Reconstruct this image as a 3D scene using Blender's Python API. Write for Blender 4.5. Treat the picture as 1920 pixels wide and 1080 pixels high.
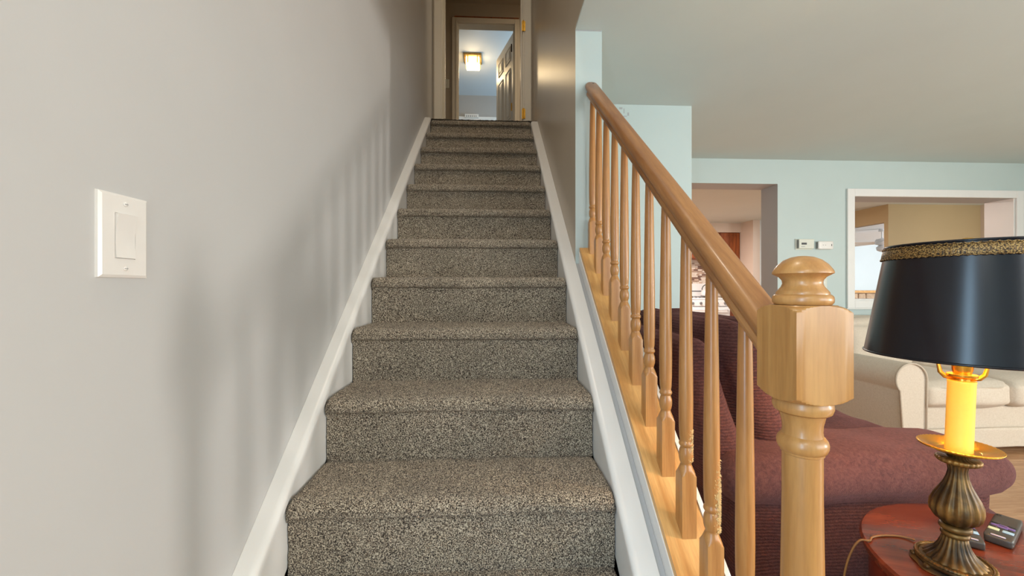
import bpy, math, random
import numpy as np
from math import sin, cos, tan, pi, sqrt, radians

random.seed(4)
rng = np.random.default_rng(7)
for o in list(bpy.data.objects):
    bpy.data.objects.remove(o, do_unlink=True)
S = bpy.context.scene
COL = S.collection

# ------------------------------------------------------------------ camera, world, lights, exposure
CAMZ = 1.098
YAW = radians(2.76)
cam = bpy.data.cameras.new('camera')
cam.sensor_width = 36.0
cam.lens = 747.0 / 1920.0 * 36.0
cam.clip_start = 0.02
camo = bpy.data.objects.new('camera', cam)
camo.location = (0, 0, CAMZ)
camo.rotation_euler = (pi / 2, 0, -YAW)
COL.objects.link(camo)
S.camera = camo

S.view_settings.view_transform = 'Standard'
S.view_settings.look = 'None'
S.view_settings.gamma = 1.0
S.view_settings.use_curve_mapping = False
S.view_settings.exposure = 0.12

W = bpy.data.worlds.new('daylight_sky')
S.world = W
W.use_nodes = True
W.node_tree.nodes['Background'].inputs[0].default_value = (0.80, 0.90, 1.0, 1)
W.node_tree.nodes['Background'].inputs[1].default_value = 1.0


def area(name, loc, rot, sx, sy, power, col):
    l = bpy.data.lights.new(name, 'AREA')
    l.shape = 'RECTANGLE'
    l.size = sx
    l.size_y = sy
    l.energy = power
    l.color = col
    o = bpy.data.objects.new(name, l)
    o.location = loc
    o.rotation_euler = rot
    COL.objects.link(o)
    return o


DAY = (0.86, 0.94, 1.0)
XL0 = -0.555
# daylight through the glazed entry door beside the photographer (left wall, behind the camera)
area('entry_door_daylight', (XL0 + 0.02, -0.62, 1.25), (pi / 2, 0, -pi / 2), 0.28, 1.4, 27, (0.50, 0.76, 1.0))
# picture window in the front wall of the living room
area('picture_window_daylight', (2.6, -1.36, 1.45), (pi / 2, 0, 0), 2.3, 1.2, 54, (0.90, 0.96, 1.0))
# narrow window in the end wall of the living room (casts the railing's shadow)
area('end_window_daylight', (5.56, -0.58, 1.20), (pi / 2, 0, pi / 2), 0.34, 0.9, 100, (1.0, 0.96, 0.91))
# unseen fill lights added for the rooms behind, and the bedroom's window daylight
area('kitchen_fill_light', (2.7, 5.6, 2.20), (0, 0, 0), 1.0, 0.5, 85, (1.0, 0.86, 0.78))  # fill added out of view to brighten the kitchen
area('dining_room_fill_light', (6.1, 3.75, 1.4), (pi / 2, 0, radians(20)), 1.0, 1.2, 18, (1.0, 0.95, 0.88))  # added fill behind the back wall; no window stands here
area('family_room_fill_light', (10.6, 5.5, 1.5), (pi / 2, 0, pi / 5), 2.6, 1.5, 210, DAY)  # unseen fill added to make the family room bright
area('bedroom_window_daylight', (1.95, 6.5, 3.6), (pi / 2, 0, pi / 2), 1.1, 1.1, 42, (0.46, 0.74, 1.0))
area('hall_fill_light', (1.35, 4.45, 4.70), (0, 0, 0), 0.25, 0.25, 14.0, (1.0, 0.84, 0.62))  # added fill, out of view, lifting the dark hall
area('stairwell_fill_light', (-0.09, 1.0, 4.72), (0, 0, 0), 0.3, 0.3, 24.0, (1.0, 0.87, 0.70))  # fill added to lighten the head of the stairs
# fill light added behind the photographer to brighten the lower stairs
area('entry_fill_light', (-0.09, -0.95, 2.22), (0, 0, 0), 0.3, 0.3, 9.0, (1.0, 0.94, 0.86))


# ------------------------------------------------------------------ helpers
def new_mat(name):
    m = bpy.data.materials.new(name)
    m.use_nodes = True
    nt = m.node_tree
    b = nt.nodes['Principled BSDF']
    return m, nt, b


def texco(nt, scale=(1, 1, 1), rot=(0, 0, 0), kind='Object'):
    tc = nt.nodes.new('ShaderNodeTexCoord')
    mp = nt.nodes.new('ShaderNodeMapping')
    mp.inputs['Scale'].default_value = scale
    src = tc.outputs[kind]
    if any(rot):
        ro_ = nt.nodes.new('ShaderNodeMapping')
        ro_.inputs['Rotation'].default_value = rot
        nt.links.new(src, ro_.inputs['Vector'])
        src = ro_.outputs['Vector']
    nt.links.new(src, mp.inputs['Vector'])
    return mp.outputs['Vector']


def noise(nt, vec, scale, detail=3, rough=0.5, dist=0.0):
    n = nt.nodes.new('ShaderNodeTexNoise')
    n.inputs['Scale'].default_value = scale
    n.inputs['Detail'].default_value = detail
    n.inputs['Roughness'].default_value = rough
    n.inputs['Distortion'].default_value = dist
    nt.links.new(vec, n.inputs['Vector'])
    return n.outputs['Fac']


def ramp(nt, fac, stops):
    r = nt.nodes.new('ShaderNodeValToRGB')
    el = r.color_ramp.elements
    while len(el) < len(stops):
        el.new(0.5)
    for e, (p, c) in zip(el, stops):
        e.position = p
        e.color = (*c, 1)
    nt.links.new(fac, r.inputs['Fac'])
    return r.outputs['Color']


def bump(nt, b, height, strength=0.2, dist=0.002):
    n = nt.nodes.new('ShaderNodeBump')
    n.inputs['Strength'].default_value = strength
    n.inputs['Distance'].default_value = dist
    nt.links.new(height, n.inputs['Height'])
    nt.links.new(n.outputs['Normal'], b.inputs['Normal'])


def srgb(r, g, b):
    f = lambda c: (c / 255 / 12.92) if c / 255 <= 0.04045 else ((c / 255 + 0.055) / 1.055) ** 2.4
    return (f(r), f(g), f(b))


def paint(name, col, rough=0.55, var=0.03, bs=0.05, spec=0.5):
    m, nt, b = new_mat(name)
    v = texco(nt, kind='Object')
    n = noise(nt, v, 3.0, 4)
    c = ramp(nt, n, [(0.3, tuple(x * (1 - var) for x in col)), (0.7, tuple(min(1, x * (1 + var)) for x in col))])
    nt.links.new(c, b.inputs['Base Color'])
    b.inputs['Roughness'].default_value = rough
    b.inputs['Specular IOR Level'].default_value = spec
    n2 = noise(nt, v, 160, 2)
    bump(nt, b, n2, bs, 0.002)
    return m


def plain(name, col, rough=0.5, metal=0.0, emit=None, es=0.0, spec=0.5, var=0.08, vs=40):
    m, nt, b = new_mat(name)
    v = texco(nt)
    n = noise(nt, v, vs, 3)
    c = ramp(nt, n, [(0.3, tuple(x * (1 - var) for x in col)), (0.7, tuple(min(1, x * (1 + var)) for x in col))])
    nt.links.new(c, b.inputs['Base Color'])
    b.inputs['Roughness'].default_value = rough
    b.inputs['Metallic'].default_value = metal
    b.inputs['Specular IOR Level'].default_value = spec
    if emit:
        b.inputs['Emission Color'].default_value = (*emit, 1)
        b.inputs['Emission Strength'].default_value = es
    return m


def wood(name, dark, light, scale=(18, 18, 1.6), rot=(0, 0, 0), rough=0.35, contrast=(0.35, 0.65), fine=6.0, coat=0.0):
    m, nt, b = new_mat(name)
    v = texco(nt, scale, rot)
    n = noise(nt, v, 1.6, 5, 0.55, 1.2)
    c = ramp(nt, n, [(contrast[0], dark), (contrast[1], light)])
    n2 = noise(nt, v, fine * 3, 4, 0.6)
    mx = nt.nodes.new('ShaderNodeMix')
    mx.data_type = 'RGBA'
    mx.blend_type = 'MULTIPLY'
    mx.inputs['Factor'].default_value = 0.35
    nt.links.new(c, mx.inputs['A'])
    nt.links.new(ramp(nt, n2, [(0.3, (0.62, 0.58, 0.55)), (0.6, (1, 1, 1))]), mx.inputs['B'])
    nt.links.new(mx.outputs['Result'], b.inputs['Base Color'])
    b.inputs['Roughness'].default_value = rough
    b.inputs['Coat Weight'].default_value = coat
    b.inputs['Coat Roughness'].default_value = 0.15
    bump(nt, b, n2, 0.04, 0.001)
    return m


M = {}
M['wall_left'] = paint('greige_paint', srgb(198, 196, 193), 0.5, 0.02)
M['wall_right'] = paint('taupe_satin_paint', srgb(182, 168, 148), 0.32, 0.02, 0.03)
M['teal'] = paint('pale_teal_paint', srgb(191, 204, 200), 0.5, 0.015)
M['ceiling'] = paint('ceiling_white', srgb(201, 210, 206), 0.7, 0.015)
M['trim'] = paint('white_gloss_trim', srgb(232, 229, 224), 0.32, 0.02, 0.06)
M['trim_warm_shade'] = paint('white_trim_warm_shade', srgb(226, 216, 198), 0.35, 0.02, 0.03)  # white trim with the warm shade upstairs mixed into its colour
M['upper'] = paint('taupe_hall_paint', srgb(176, 162, 142), 0.55, 0.02)
M['bed_ceiling'] = paint('bedroom_ceiling_white', srgb(222, 226, 228), 0.7, 0.01)
M['bed_wall'] = paint('bedroom_grey_paint', srgb(178, 172, 166), 0.6, 0.01)
M['tan'] = paint('tan_paint', srgb(190, 172, 134), 0.6, 0.02)
M['kitchen_wall'] = paint('kitchen_beige_paint', srgb(214, 200, 186), 0.6, 0.02)
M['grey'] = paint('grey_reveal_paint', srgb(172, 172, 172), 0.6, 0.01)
M['blue_wall'] = paint('pale_blue_paint', srgb(206, 216, 218), 0.6, 0.01)
M['white'] = plain('white_plastic', srgb(232, 227, 220), 0.25, var=0.01)
M['ivory'] = plain('ivory_plastic', srgb(214, 214, 200), 0.4, var=0.02)
M['dark'] = plain('dark_plastic', (0.02, 0.02, 0.022), 0.4)
M['greyp'] = plain('grey_plastic', (0.22, 0.22, 0.22), 0.4)
M['maple'] = wood('honey_maple_wood', srgb(168, 112, 58), srgb(196, 144, 84), (14, 14, 1.2), rough=0.34, coat=0.15)
M['maple_x'] = wood('honey_maple_newel', srgb(172, 120, 64), srgb(190, 140, 80), (10, 10, 0.9), rough=0.36, coat=0.15)
SLOPE = 0.1905 / 0.2286
ANG = math.atan(SLOPE)
M['rail'] = wood('handrail_maple_wood', srgb(136, 84, 42), srgb(176, 122, 70), (16, 2.0, 16), (-ANG, 0, 0), rough=0.42, contrast=(0.3, 0.7), coat=0.15)
M['plank'] = wood('base_rail_maple_wood', srgb(196, 142, 78), srgb(222, 174, 108), (14, 1.4, 14), (-ANG, 0, 0), rough=0.38)
M['cherry'] = wood('cherry_table_wood', srgb(92, 36, 20), srgb(138, 64, 38), (1.6, 9, 9), (0, 0, 0.35), rough=0.22, contrast=(0.3, 0.7), coat=0.3)
M['oak_floor'] = wood('oak_floor_wood', srgb(160, 110, 72), srgb(214, 172, 132), (1.5, 16, 16), rough=0.35, contrast=(0.3, 0.7))
M['cabinet'] = wood('oak_cabinet_wood', srgb(112, 54, 18), srgb(160, 86, 36), (10, 10, 1.2), rough=0.4)
M['brass'] = plain('polished_brass', srgb(214, 164, 66), 0.28, 1.0)
M['bronze'] = plain('dark_bronze', srgb(70, 48, 28), 0.4, 0.8)
M['lampglow'] = plain('candle_sleeve_painted_glow', srgb(250, 212, 96), 0.4, 0, srgb(255, 196, 60), 0.12, var=0.03)  # the bulb's glow on the sleeve is put in as faint emission
M['stove'] = plain('white_enamel', srgb(226, 226, 226), 0.25, var=0.01)
M['steel'] = plain('grey_glass', (0.16, 0.17, 0.18), 0.2)


def antique_brass():
    m, nt, b = new_mat('antique_brass')
    v = texco(nt)
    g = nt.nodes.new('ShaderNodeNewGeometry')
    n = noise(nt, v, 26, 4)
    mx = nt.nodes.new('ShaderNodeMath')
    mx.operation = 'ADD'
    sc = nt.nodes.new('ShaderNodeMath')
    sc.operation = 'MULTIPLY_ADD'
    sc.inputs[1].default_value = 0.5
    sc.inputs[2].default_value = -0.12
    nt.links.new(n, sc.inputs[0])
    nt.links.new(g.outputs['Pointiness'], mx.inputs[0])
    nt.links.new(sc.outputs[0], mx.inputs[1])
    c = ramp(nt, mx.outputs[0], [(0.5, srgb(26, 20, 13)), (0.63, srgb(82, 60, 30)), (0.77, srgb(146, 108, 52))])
    nt.links.new(c, b.inputs['Base Color'])
    b.inputs['Metallic'].default_value = 0.55
    b.inputs['Roughness'].default_value = 0.42
    return m


M['antique'] = antique_brass()


def carpet_mat():
    m, nt, b = new_mat('speckled_brown_grey_carpet')
    v = texco(nt)
    n = noise(nt, v, 330, 2, 0.6)
    c = ramp(nt, n, [(0.38, srgb(50, 43, 38)), (0.46, srgb(114, 100, 86)), (0.53, srgb(170, 154, 132)), (0.62, srgb(230, 216, 192))])
    big = noise(nt, v, 6, 3)
    mx = nt.nodes.new('ShaderNodeMix')
    mx.data_type = 'RGBA'
    mx.blend_type = 'MULTIPLY'
    mx.inputs['Factor'].default_value = 0.6
    nt.links.new(c, mx.inputs['A'])
    nt.links.new(ramp(nt, big, [(0.3, (0.78, 0.78, 0.79)), (0.65, (1, 1, 1))]), mx.inputs['B'])
    nt.links.new(mx.outputs['Result'], b.inputs['Base Color'])
    b.inputs['Roughness'].default_value = 0.95
    b.inputs['Specular IOR Level'].default_value = 0.1
    b.inputs['Sheen Weight'].default_value = 0.15
    n2 = noise(nt, v, 280, 3, 0.6)
    bump(nt, b, n2, 0.9, 0.006)
    return m


M['carpet'] = carpet_mat()


def plush(name, c1, c2, rib=None, ribrot=(0, 0, 0), bs=0.5, sheen=0.4):
    m, nt, b = new_mat(name)
    v = texco(nt, (1, 1, 1), ribrot)
    n = noise(nt, v, 110, 5, 0.7, 0.6)
    c = ramp(nt, n, [(0.3, c1), (0.7, c2)])
    n2 = noise(nt, v, 420, 2)
    h = n2
    if rib:
        w = nt.nodes.new('ShaderNodeTexWave')
        w.inputs['Scale'].default_value = rib
        w.inputs['Distortion'].default_value = 2.2
        w.inputs['Detail'].default_value = 2
        w.inputs['Detail Scale'].default_value = 3
        w.bands_direction = 'Z'
        nt.links.new(v, w.inputs['Vector'])
        ad = nt.nodes.new('ShaderNodeMath')
        ad.operation = 'ADD'
        nt.links.new(w.outputs['Fac'], ad.inputs[0])
        nt.links.new(n2, ad.inputs[1])
        h = ad.outputs[0]
        mx = nt.nodes.new('ShaderNodeMix')
        mx.data_type = 'RGBA'
        mx.blend_type = 'MULTIPLY'
        mx.inputs['Factor'].default_value = 0.55
        nt.links.new(c, mx.inputs['A'])
        nt.links.new(ramp(nt, w.outputs['Fac'], [(0.1, (0.45, 0.4, 0.42)), (0.7, (1, 1, 1))]), mx.inputs['B'])
        c = mx.outputs['Result']
    nt.links.new(c, b.inputs['Base Color'])
    b.inputs['Roughness'].default_value = 0.9
    b.inputs['Specular IOR Level'].default_value = 0.15
    b.inputs['Sheen Weight'].default_value = sheen
    b.inputs['Sheen Tint'].default_value = (*[min(1, x * 3) for x in c2], 1)
    bump(nt, b, h, bs, 0.003)
    return m


M['plum'] = plush('plum_ribbed_chenille', srgb(66, 42, 42), srgb(104, 66, 62), 34)
M['plum_flat'] = plush('plum_flat_chenille', srgb(70, 45, 46), srgb(104, 70, 67), None)
M['cream'] = plush('cream_upholstery', srgb(206, 190, 170), srgb(222, 208, 190), None, bs=0.15, sheen=0.1)
M['cream_piping'] = plush('cream_piping', srgb(196, 178, 158), srgb(206, 192, 172), None, bs=0.1, sheen=0.1)


def shade_mat():
    m, nt, b = new_mat('black_satin_lampshade')
    v = texco(nt, (30, 30, 900))
    n = noise(nt, v, 1.0, 2)
    b.inputs['Base Color'].default_value = (0.006, 0.006, 0.009, 1)
    nt.links.new(ramp(nt, n, [(0.3, (0.004, 0.004, 0.006)), (0.7, (0.009, 0.009, 0.013))]), b.inputs['Base Color'])
    b.inputs['Roughness'].default_value = 0.27
    b.inputs['Specular IOR Level'].default_value = 0.4
    bump(nt, b, n, 0.12, 0.0006)
    return m


M['shade'] = shade_mat()
M['shade_in'] = plain('gold_lined_shade_inside', srgb(210, 160, 70), 0.4, 0.3)


def braid_mat():
    m, nt, b = new_mat('gold_braid')
    v = texco(nt)
    vo = nt.nodes.new('ShaderNodeTexVoronoi')
    vo.inputs['Scale'].default_value = 420
    nt.links.new(v, vo.inputs['Vector'])
    c = ramp(nt, vo.outputs['Distance'], [(0.1, srgb(196, 160, 96)), (0.5, srgb(120, 88, 44)), (0.8, srgb(36, 26, 14))])
    nt.links.new(c, b.inputs['Base Color'])
    b.inputs['Metallic'].default_value = 0.3
    b.inputs['Roughness'].default_value = 0.5
    return m


M['braid'] = braid_mat()


def brick_mat(name, c1, c2, mortar, scale, bw=0.5, rh=0.25):
    m, nt, b = new_mat(name)
    tc = nt.nodes.new('ShaderNodeTexCoord')
    sp = nt.nodes.new('ShaderNodeSeparateXYZ')
    cb = nt.nodes.new('ShaderNodeCombineXYZ')
    nt.links.new(tc.outputs['Object'], sp.inputs[0])
    nt.links.new(sp.outputs['X'], cb.inputs['X'])
    nt.links.new(sp.outputs['Z'], cb.inputs['Y'])
    br = nt.nodes.new('ShaderNodeTexBrick')
    br.inputs['Scale'].default_value = scale
    br.inputs['Color1'].default_value = (*c1, 1)
    br.inputs['Color2'].default_value = (*c2, 1)
    br.inputs['Mortar'].default_value = (*mortar, 1)
    br.inputs['Mortar Size'].default_value = 0.03
    br.inputs['Brick Width'].default_value = bw
    br.inputs['Row Height'].default_value = rh
    nt.links.new(cb.outputs[0], br.inputs['Vector'])
    nt.links.new(br.outputs['Color'], b.inputs['Base Color'])
    b.inputs['Roughness'].default_value = 0.35
    return m


M['stone'] = plain('tan_fieldstone', srgb(176, 150, 122), 0.8, var=0.25, vs=9)


class MB:
    """collects vertices and faces of one mesh"""

    def __init__(self):
        self.v, self.f, self.mi = [], [], []

    def add(self, vs, fs, mi=0):
        n = len(self.v)
        self.v += [tuple(p) for p in vs]
        self.f += [tuple(i + n for i in f) for f in fs]
        self.mi += [mi] * len(fs)
        return self

    def box(self, x0, x1, y0, y1, z0, z1, mi=0):
        vs = [(x, y, z) for z in (z0, z1) for y in (y0, y1) for x in (x0, x1)]
        return self.add(vs, [(0, 2, 3, 1), (4, 5, 7, 6), (0, 1, 5, 4), (2, 6, 7, 3), (0, 4, 6, 2), (1, 3, 7, 5)], mi)

    def prism(self, poly, axis, a, b, mi=0):
        """poly in the two other axes (in order), extruded along axis from a to b"""
        def P(p, t):
            if axis == 'x': return (t, p[0], p[1])
            if axis == 'y': return (p[0], t, p[1])
            return (p[0], p[1], t)
        n = len(poly)
        vs = [P(p, a) for p in poly] + [P(p, b) for p in poly]
        fs = [tuple(range(n)), tuple(range(2 * n - 1, n - 1, -1))]
        fs += [(i, i + n, (i + 1) % n + n, (i + 1) % n) for i in range(n)]
        return self.add(vs, fs, mi)

    def lathe(self, prof, seg=40, c=(0, 0, 0), fn=None, cap=True, mi=0):
        """prof: list of (r, z); fn(r,z,theta)->(r,z)"""
        vs, fs = [], []
        for r, z in prof:
            for i in range(seg):
                t = 2 * pi * i / seg
                rr, zz = (r, z) if fn is None else fn(r, z, t)
                vs.append((c[0] + rr * cos(t), c[1] + rr * sin(t), c[2] + zz))
        for j in range(len(prof) - 1):
            for i in range(seg):
                k = (i + 1) % seg
                fs.append((j * seg + i, j * seg + k, (j + 1) * seg + k, (j + 1) * seg + i))
        if cap:
            fs.append(tuple(range(seg - 1, -1, -1)))
            fs.append(tuple((len(prof) - 1) * seg + i for i in range(seg)))
        return self.add(vs, fs, mi)

    def tube(self, pts, r, seg=8, closed=False, mi=0):
        pts = [np.array(p, float) for p in pts]
        n = len(pts)
        vs, fs = [], []
        up = np.array((0, 0, 1.0))
        prev = None
        for i, p in enumerate(pts):
            if closed:
                d = pts[(i + 1) % n] - pts[i - 1]
            else:
                d = pts[min(i + 1, n - 1)] - pts[max(i - 1, 0)]
            d = d / (np.linalg.norm(d) + 1e-9)
            a = np.cross(d, up) if prev is None else prev - d * prev.dot(d)
            if np.linalg.norm(a) < 1e-4:
                a = np.cross(d, np.array((1.0, 0, 0)))
            a /= np.linalg.norm(a)
            prev = a
            b = np.cross(d, a)
            rr = r[i] if isinstance(r, (list, tuple)) else r
            for k in range(seg):
                t = 2 * pi * k / seg
                vs.append(tuple(p + rr * (cos(t) * a + sin(t) * b)))
        m = n if closed else n - 1
        for i in range(m):
            for k in range(seg):
                l = (k + 1) % seg
                j = (i + 1) % n
                fs.append((i * seg + k, i * seg + l, j * seg + l, j * seg + k))
        if not closed:
            fs.append(tuple(range(seg - 1, -1, -1)))
            fs.append(tuple((n - 1) * seg + k for k in range(seg)))
        return self.add(vs, fs, mi)

    def rbox(self, c, h, r, n=12, bulge=(0, 0, 0), fn=None, mi=0, wr=0.0, seed=0):
        """rounded box (half sizes h, corner radius r), bulge per axis, optional vertex map fn; wr = wrinkle amplitude"""
        h = np.array(h, float)
        r = min(r, *(h * 0.999))
        g = np.linspace(-1, 1, n + 1)
        g = np.sign(g) * np.abs(g) ** 0.75
        key = {}
        vs, fs = [], []
        rs = np.random.default_rng(seed)
        ph = rs.uniform(0, 6.28, (6, 4))
        def vid(i, j, k):
            q = (i, j, k)
            if q in key: return key[q]
            p = np.array((g[i], g[j], g[k]))
            q3 = p * h
            inner = np.clip(q3, -(h - r), h - r)
            d = q3 - inner
            L = np.linalg.norm(d)
            o = inner + (d / L * r if L > 1e-9 else 0)
            w = 1 - p * p
            for a in range(3):
                b_, c_ = [x for x in range(3) if x != a]
                o[a] += bulge[a] * np.sign(p[a]) * abs(p[a]) * w[b_] ** 0.5 * w[c_] ** 0.5 if bulge[a] else 0
            if wr:
                s = 0
                for e in ph:
                    s += sin(e[0] * 2 + o[0] * (4 + e[1] * 4) + o[1] * (4 + e[2] * 4) + o[2] * (4 + e[3] * 4))
                o += (d / L if L > 1e-9 else 0) * wr * s / 3
            key[q] = len(vs)
            vs.append(o)
            return key[q]
        N = n
        for a in range(N):
            for b in range(N):
                for s in (0, N):
                    quads = [((s, a, b), (s, a + 1, b), (s, a + 1, b + 1), (s, a, b + 1)),
                             ((a, s, b), (a, s, b + 1), (a + 1, s, b + 1), (a + 1, s, b)),
                             ((a, b, s), (a + 1, b, s), (a + 1, b + 1, s), (a, b + 1, s))]
                    for q in quads:
                        ids = [vid(*x) for x in q]
                        fs.append(tuple(ids if s == N else ids[::-1]))
        c = np.array(c, float)
        out = []
        for o in vs:
            p = o if fn is None else np.array(fn(o))
            out.append(tuple(p + c))
        return self.add(out, fs, mi)

    def mesh(self, name, mats, smooth=False, angle=None):
        me = bpy.data.meshes.new(name)
        me.from_pydata(self.v, [], self.f)
        mats = mats if isinstance(mats, (list, tuple)) else [mats]
        for m in mats:
            me.materials.append(m)
        if len(mats) > 1:
            me.polygons.foreach_set('material_index', self.mi)
        if smooth:
            me.polygons.foreach_set('use_smooth', [True] * len(self.f))
            if angle:
                me.set_sharp_from_angle(angle=radians(angle))
        me.update()
        import bmesh
        bm = bmesh.new()
        bm.from_mesh(me)
        bmesh.ops.recalc_face_normals(bm, faces=bm.faces)
        bm.to_mesh(me)
        bm.free()
        return me

    def build(self, name, mats, parent=None, smooth=False, angle=None, bevel=0, loc=None):
        o = bpy.data.objects.new(name, self.mesh(name, mats, smooth, angle))
        COL.objects.link(o)
        if parent is not None:
            o.parent = parent
        if loc is not None:
            o.location = loc
        if bevel:
            bv = o.modifiers.new('bevel', 'BEVEL')
            bv.width = bevel
            bv.segments = 2
            bv.limit_method = 'ANGLE'
        return o


def empty(name, loc=(0, 0, 0), rz=0.0):
    o = bpy.data.objects.new(name, None)
    o.location = loc
    o.rotation_euler = (0, 0, rz)
    o.empty_display_size = 0.05
    COL.objects.link(o)
    return o


def tag(o, label, cat, group=None, kind=None):
    o['label'] = label
    o['category'] = cat
    if group: o['group'] = group
    if kind: o['kind'] = kind
    return o


def struct(o, label, cat='wall'):
    return tag(o, label, cat, kind='structure')


def box(name, mat, x0, x1, y0, y1, z0, z1, parent=None, bevel=0, loc=None):
    return MB().box(x0, x1, y0, y1, z0, z1).build(name, mat, parent, bevel=bevel, loc=loc)


# ------------------------------------------------------------------ stair constants
RISE, RUN = 0.1905, 0.2286
Y0 = 0.991
XL, XR = -0.555, 0.37          # stairwell walls
SXL, SXR = -0.507, 0.314       # carpet edges
YD = 3.72                      # door wall at the head of the stairs
CEIL = 2.255
UP = 13 * RISE                 # upper floor
UCEIL = CEIL + 2.52
YB = 3.47                      # living room back wall
YBT = 3.69
YW = 1.77                      # where the stairwell side wall starts


def zk(k): return (k + 3) * RISE
def yk(k): return Y0 + RUN * k
def nose(y): return zk(0) + (y - Y0) * SLOPE


# ------------------------------------------------------------------ structure
# floor with separate boards
fl = box('floor', M['oak_floor'], XL - 0.1, 14.0, -1.5, 12.2, -0.06, -0.012)
struct(fl, 'light oak strip floor of the living room', 'floor')
BW = 0.083
row = 0
y = 0.30
plank_meshes = {}
while y < YB - 0.01:
    x = 0.52 - (row * 0.37) % 0.9
    while x < 5.55:
        L = random.choice([0.9, 1.2, 1.5])
        x0, x1 = max(x, 0.51), min(x + L, 5.58)
        if x1 - x0 > 0.05:
            key = round(x1 - x0, 3)
            if key not in plank_meshes:
                plank_meshes[key] = MB().box(0, x1 - x0 - 0.0012, 0, BW - 0.0012, -0.0115, 0).mesh('board', M['oak_floor'])
            o = bpy.data.objects.new('board', plank_meshes[key])
            o.location = (x0, y, random.uniform(-0.0004, 0.0))
            COL.objects.link(o)
            o.parent = fl
        x += L
    y += BW
    row += 1

# left wall of stairwell
mb = MB()
mb.box(XL - 0.1, XL, -1.5, -0.78, 0, UCEIL)
mb.box(XL - 0.1, XL, -0.78, -0.46, 0, 0.53)
mb.box(XL - 0.1, XL, -0.78, -0.46, 1.97, UCEIL)
mb.box(XL - 0.1, XL, -0.46, YD + 0.12, 0, UCEIL)
struct(mb.build('wall_left', M['wall_left']), 'smooth greige painted wall left of the carpeted stairs')

# wall right of the upper flight: L-shaped, taupe towards the stairs, teal towards the room
mb = MB()
def wr_(y0, y1, z0, z1):
    vs = [(x, yy, z) for z in (z0, z1) for yy in (y0, y1) for x in (XR, XR + 0.12)]
    mb.add(vs, [(0, 4, 6, 2)], 0)
    mb.add(vs, [(0, 2, 3, 1), (4, 5, 7, 6), (0, 1, 5, 4), (2, 6, 7, 3), (1, 3, 7, 5)], 1)
wr_(-0.6, YW, CEIL + 0.013, UCEIL)
wr_(YW, YD + 0.12, 0, UCEIL)
struct(mb.build('wall_right', [M['wall_right'], M['teal']]), 'taupe satin wall right of the upper stairs with a teal end face')

# living-room ceiling with stairwell opening
mb = MB()
mb.box(XR, 5.6, -1.5, YW - 0.0002, CEIL, CEIL + 0.012)
mb.box(XR + 0.1202, 5.6, YW - 0.0002, YB, CEIL, CEIL + 0.012)
mb.box(XL, XR, -1.5, -0.6, CEIL, CEIL + 0.012)
struct(mb.build('ceiling', M['ceiling']), 'flat white ceiling over the living room', 'ceiling')
# narrow crack lines where ceiling meets walls
box('crack_line', M['grey'], XR + 0.002, XR + 0.118, YW - 0.002, YW - 0.0002, CEIL - 0.004, CEIL - 0.0005, bpy.data.objects['wall_right'])

struct(box('ceiling_stairwell', M['wall_left'], XL, XR, -0.6, YD + 0.12, UCEIL, UCEIL + 0.05), 'ceiling high over the stairwell', 'ceiling')
struct(box('wall_stairwell_front', M['wall_left'], XL, XR, -0.66, -0.601, CEIL + 0.013, UCEIL), 'greige wall closing the stairwell above the entry')

# closet box beside the stairs
YC, XC = 2.475, 1.263
struct(box('wall_closet', M['teal'], XR + 0.121, XC, YC, YB, 0, CEIL), 'pale teal closet wall standing out behind the railing')

for (px_, py_, w_, h_) in ((1164, 203, 0.02, 0.012), (1170, 208, 0.006, 0.03), (1178, 214, 0.01, 0.02), (1172, 218, 0.022, 0.006)):
    u_, v_ = (px_ - 960) / 747.0, (540 - py_) / 747.0
    t_ = YC / (cos(YAW) - u_ * sin(YAW))
    xx, zz = t_ * (u_ * cos(YAW) + sin(YAW)), CAMZ + t_ * v_
    box('scuff_mark', M['grey'], xx - w_ / 2, xx + w_ / 2, YC - 0.0008, YC, zz - h_ / 2, zz + h_ / 2, bpy.data.objects['wall_closet'])

# rear wall (behind the camera) with door glass and picture window, end wall with narrow window
mb = MB()
mb.box(XL, 1.4, -1.5, -1.4, 0, CEIL)
mb.box(1.4, 3.8, -1.5, -1.4, 0, 0.8)
mb.box(1.4, 3.8, -1.5, -1.4, 2.1, CEIL)
mb.box(3.8, 5.6, -1.5, -1.4, 0, CEIL)
struct(mb.build('wall_front', M['teal']), 'teal front wall with the picture window behind the photographer')
mb = MB()
mb.box(5.6, 5.7, -1.5, -0.78, 0, CEIL)
mb.box(5.6, 5.7, -0.78, -0.38, 0, 0.73)
mb.box(5.6, 5.7, -0.78, -0.38, 1.68, CEIL)
mb.box(5.6, 5.7, -0.38, YB, 0, CEIL)
struct(mb.build('wall_end', M['teal']), 'teal end wall of the living room with a narrow window')

# back wall with kitchen opening and framed pass-through
OX0, OX1, OZ = 1.44, 2.563, 2.035
PX0, PX1, PZ0, PZ1 = 3.275, 4.84, 0.985, 1.93
mb = MB()
def wb(x0, x1, z0, z1):
    vs = [(x, yy, z) for z in (z0, z1) for yy in (YB, YBT) for x in (x0, x1)]
    mb.add(vs, [(0, 1, 5, 4)], 0)
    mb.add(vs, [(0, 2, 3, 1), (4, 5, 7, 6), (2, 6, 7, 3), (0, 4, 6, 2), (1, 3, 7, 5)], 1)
wb(XR + 0.12, OX0, 0, CEIL)
wb(OX0, OX1, OZ, CEIL)
wb(OX1, PX0, 0, CEIL)
wb(PX0, PX1, 0, PZ0)
wb(PX0, PX1, PZ1, CEIL)
wb(PX1, 7.0, 0, CEIL)
struct(mb.build('wall_back', [M['teal'], M['grey']]), 'pale teal back wall with kitchen opening and framed pass-through')

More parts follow.
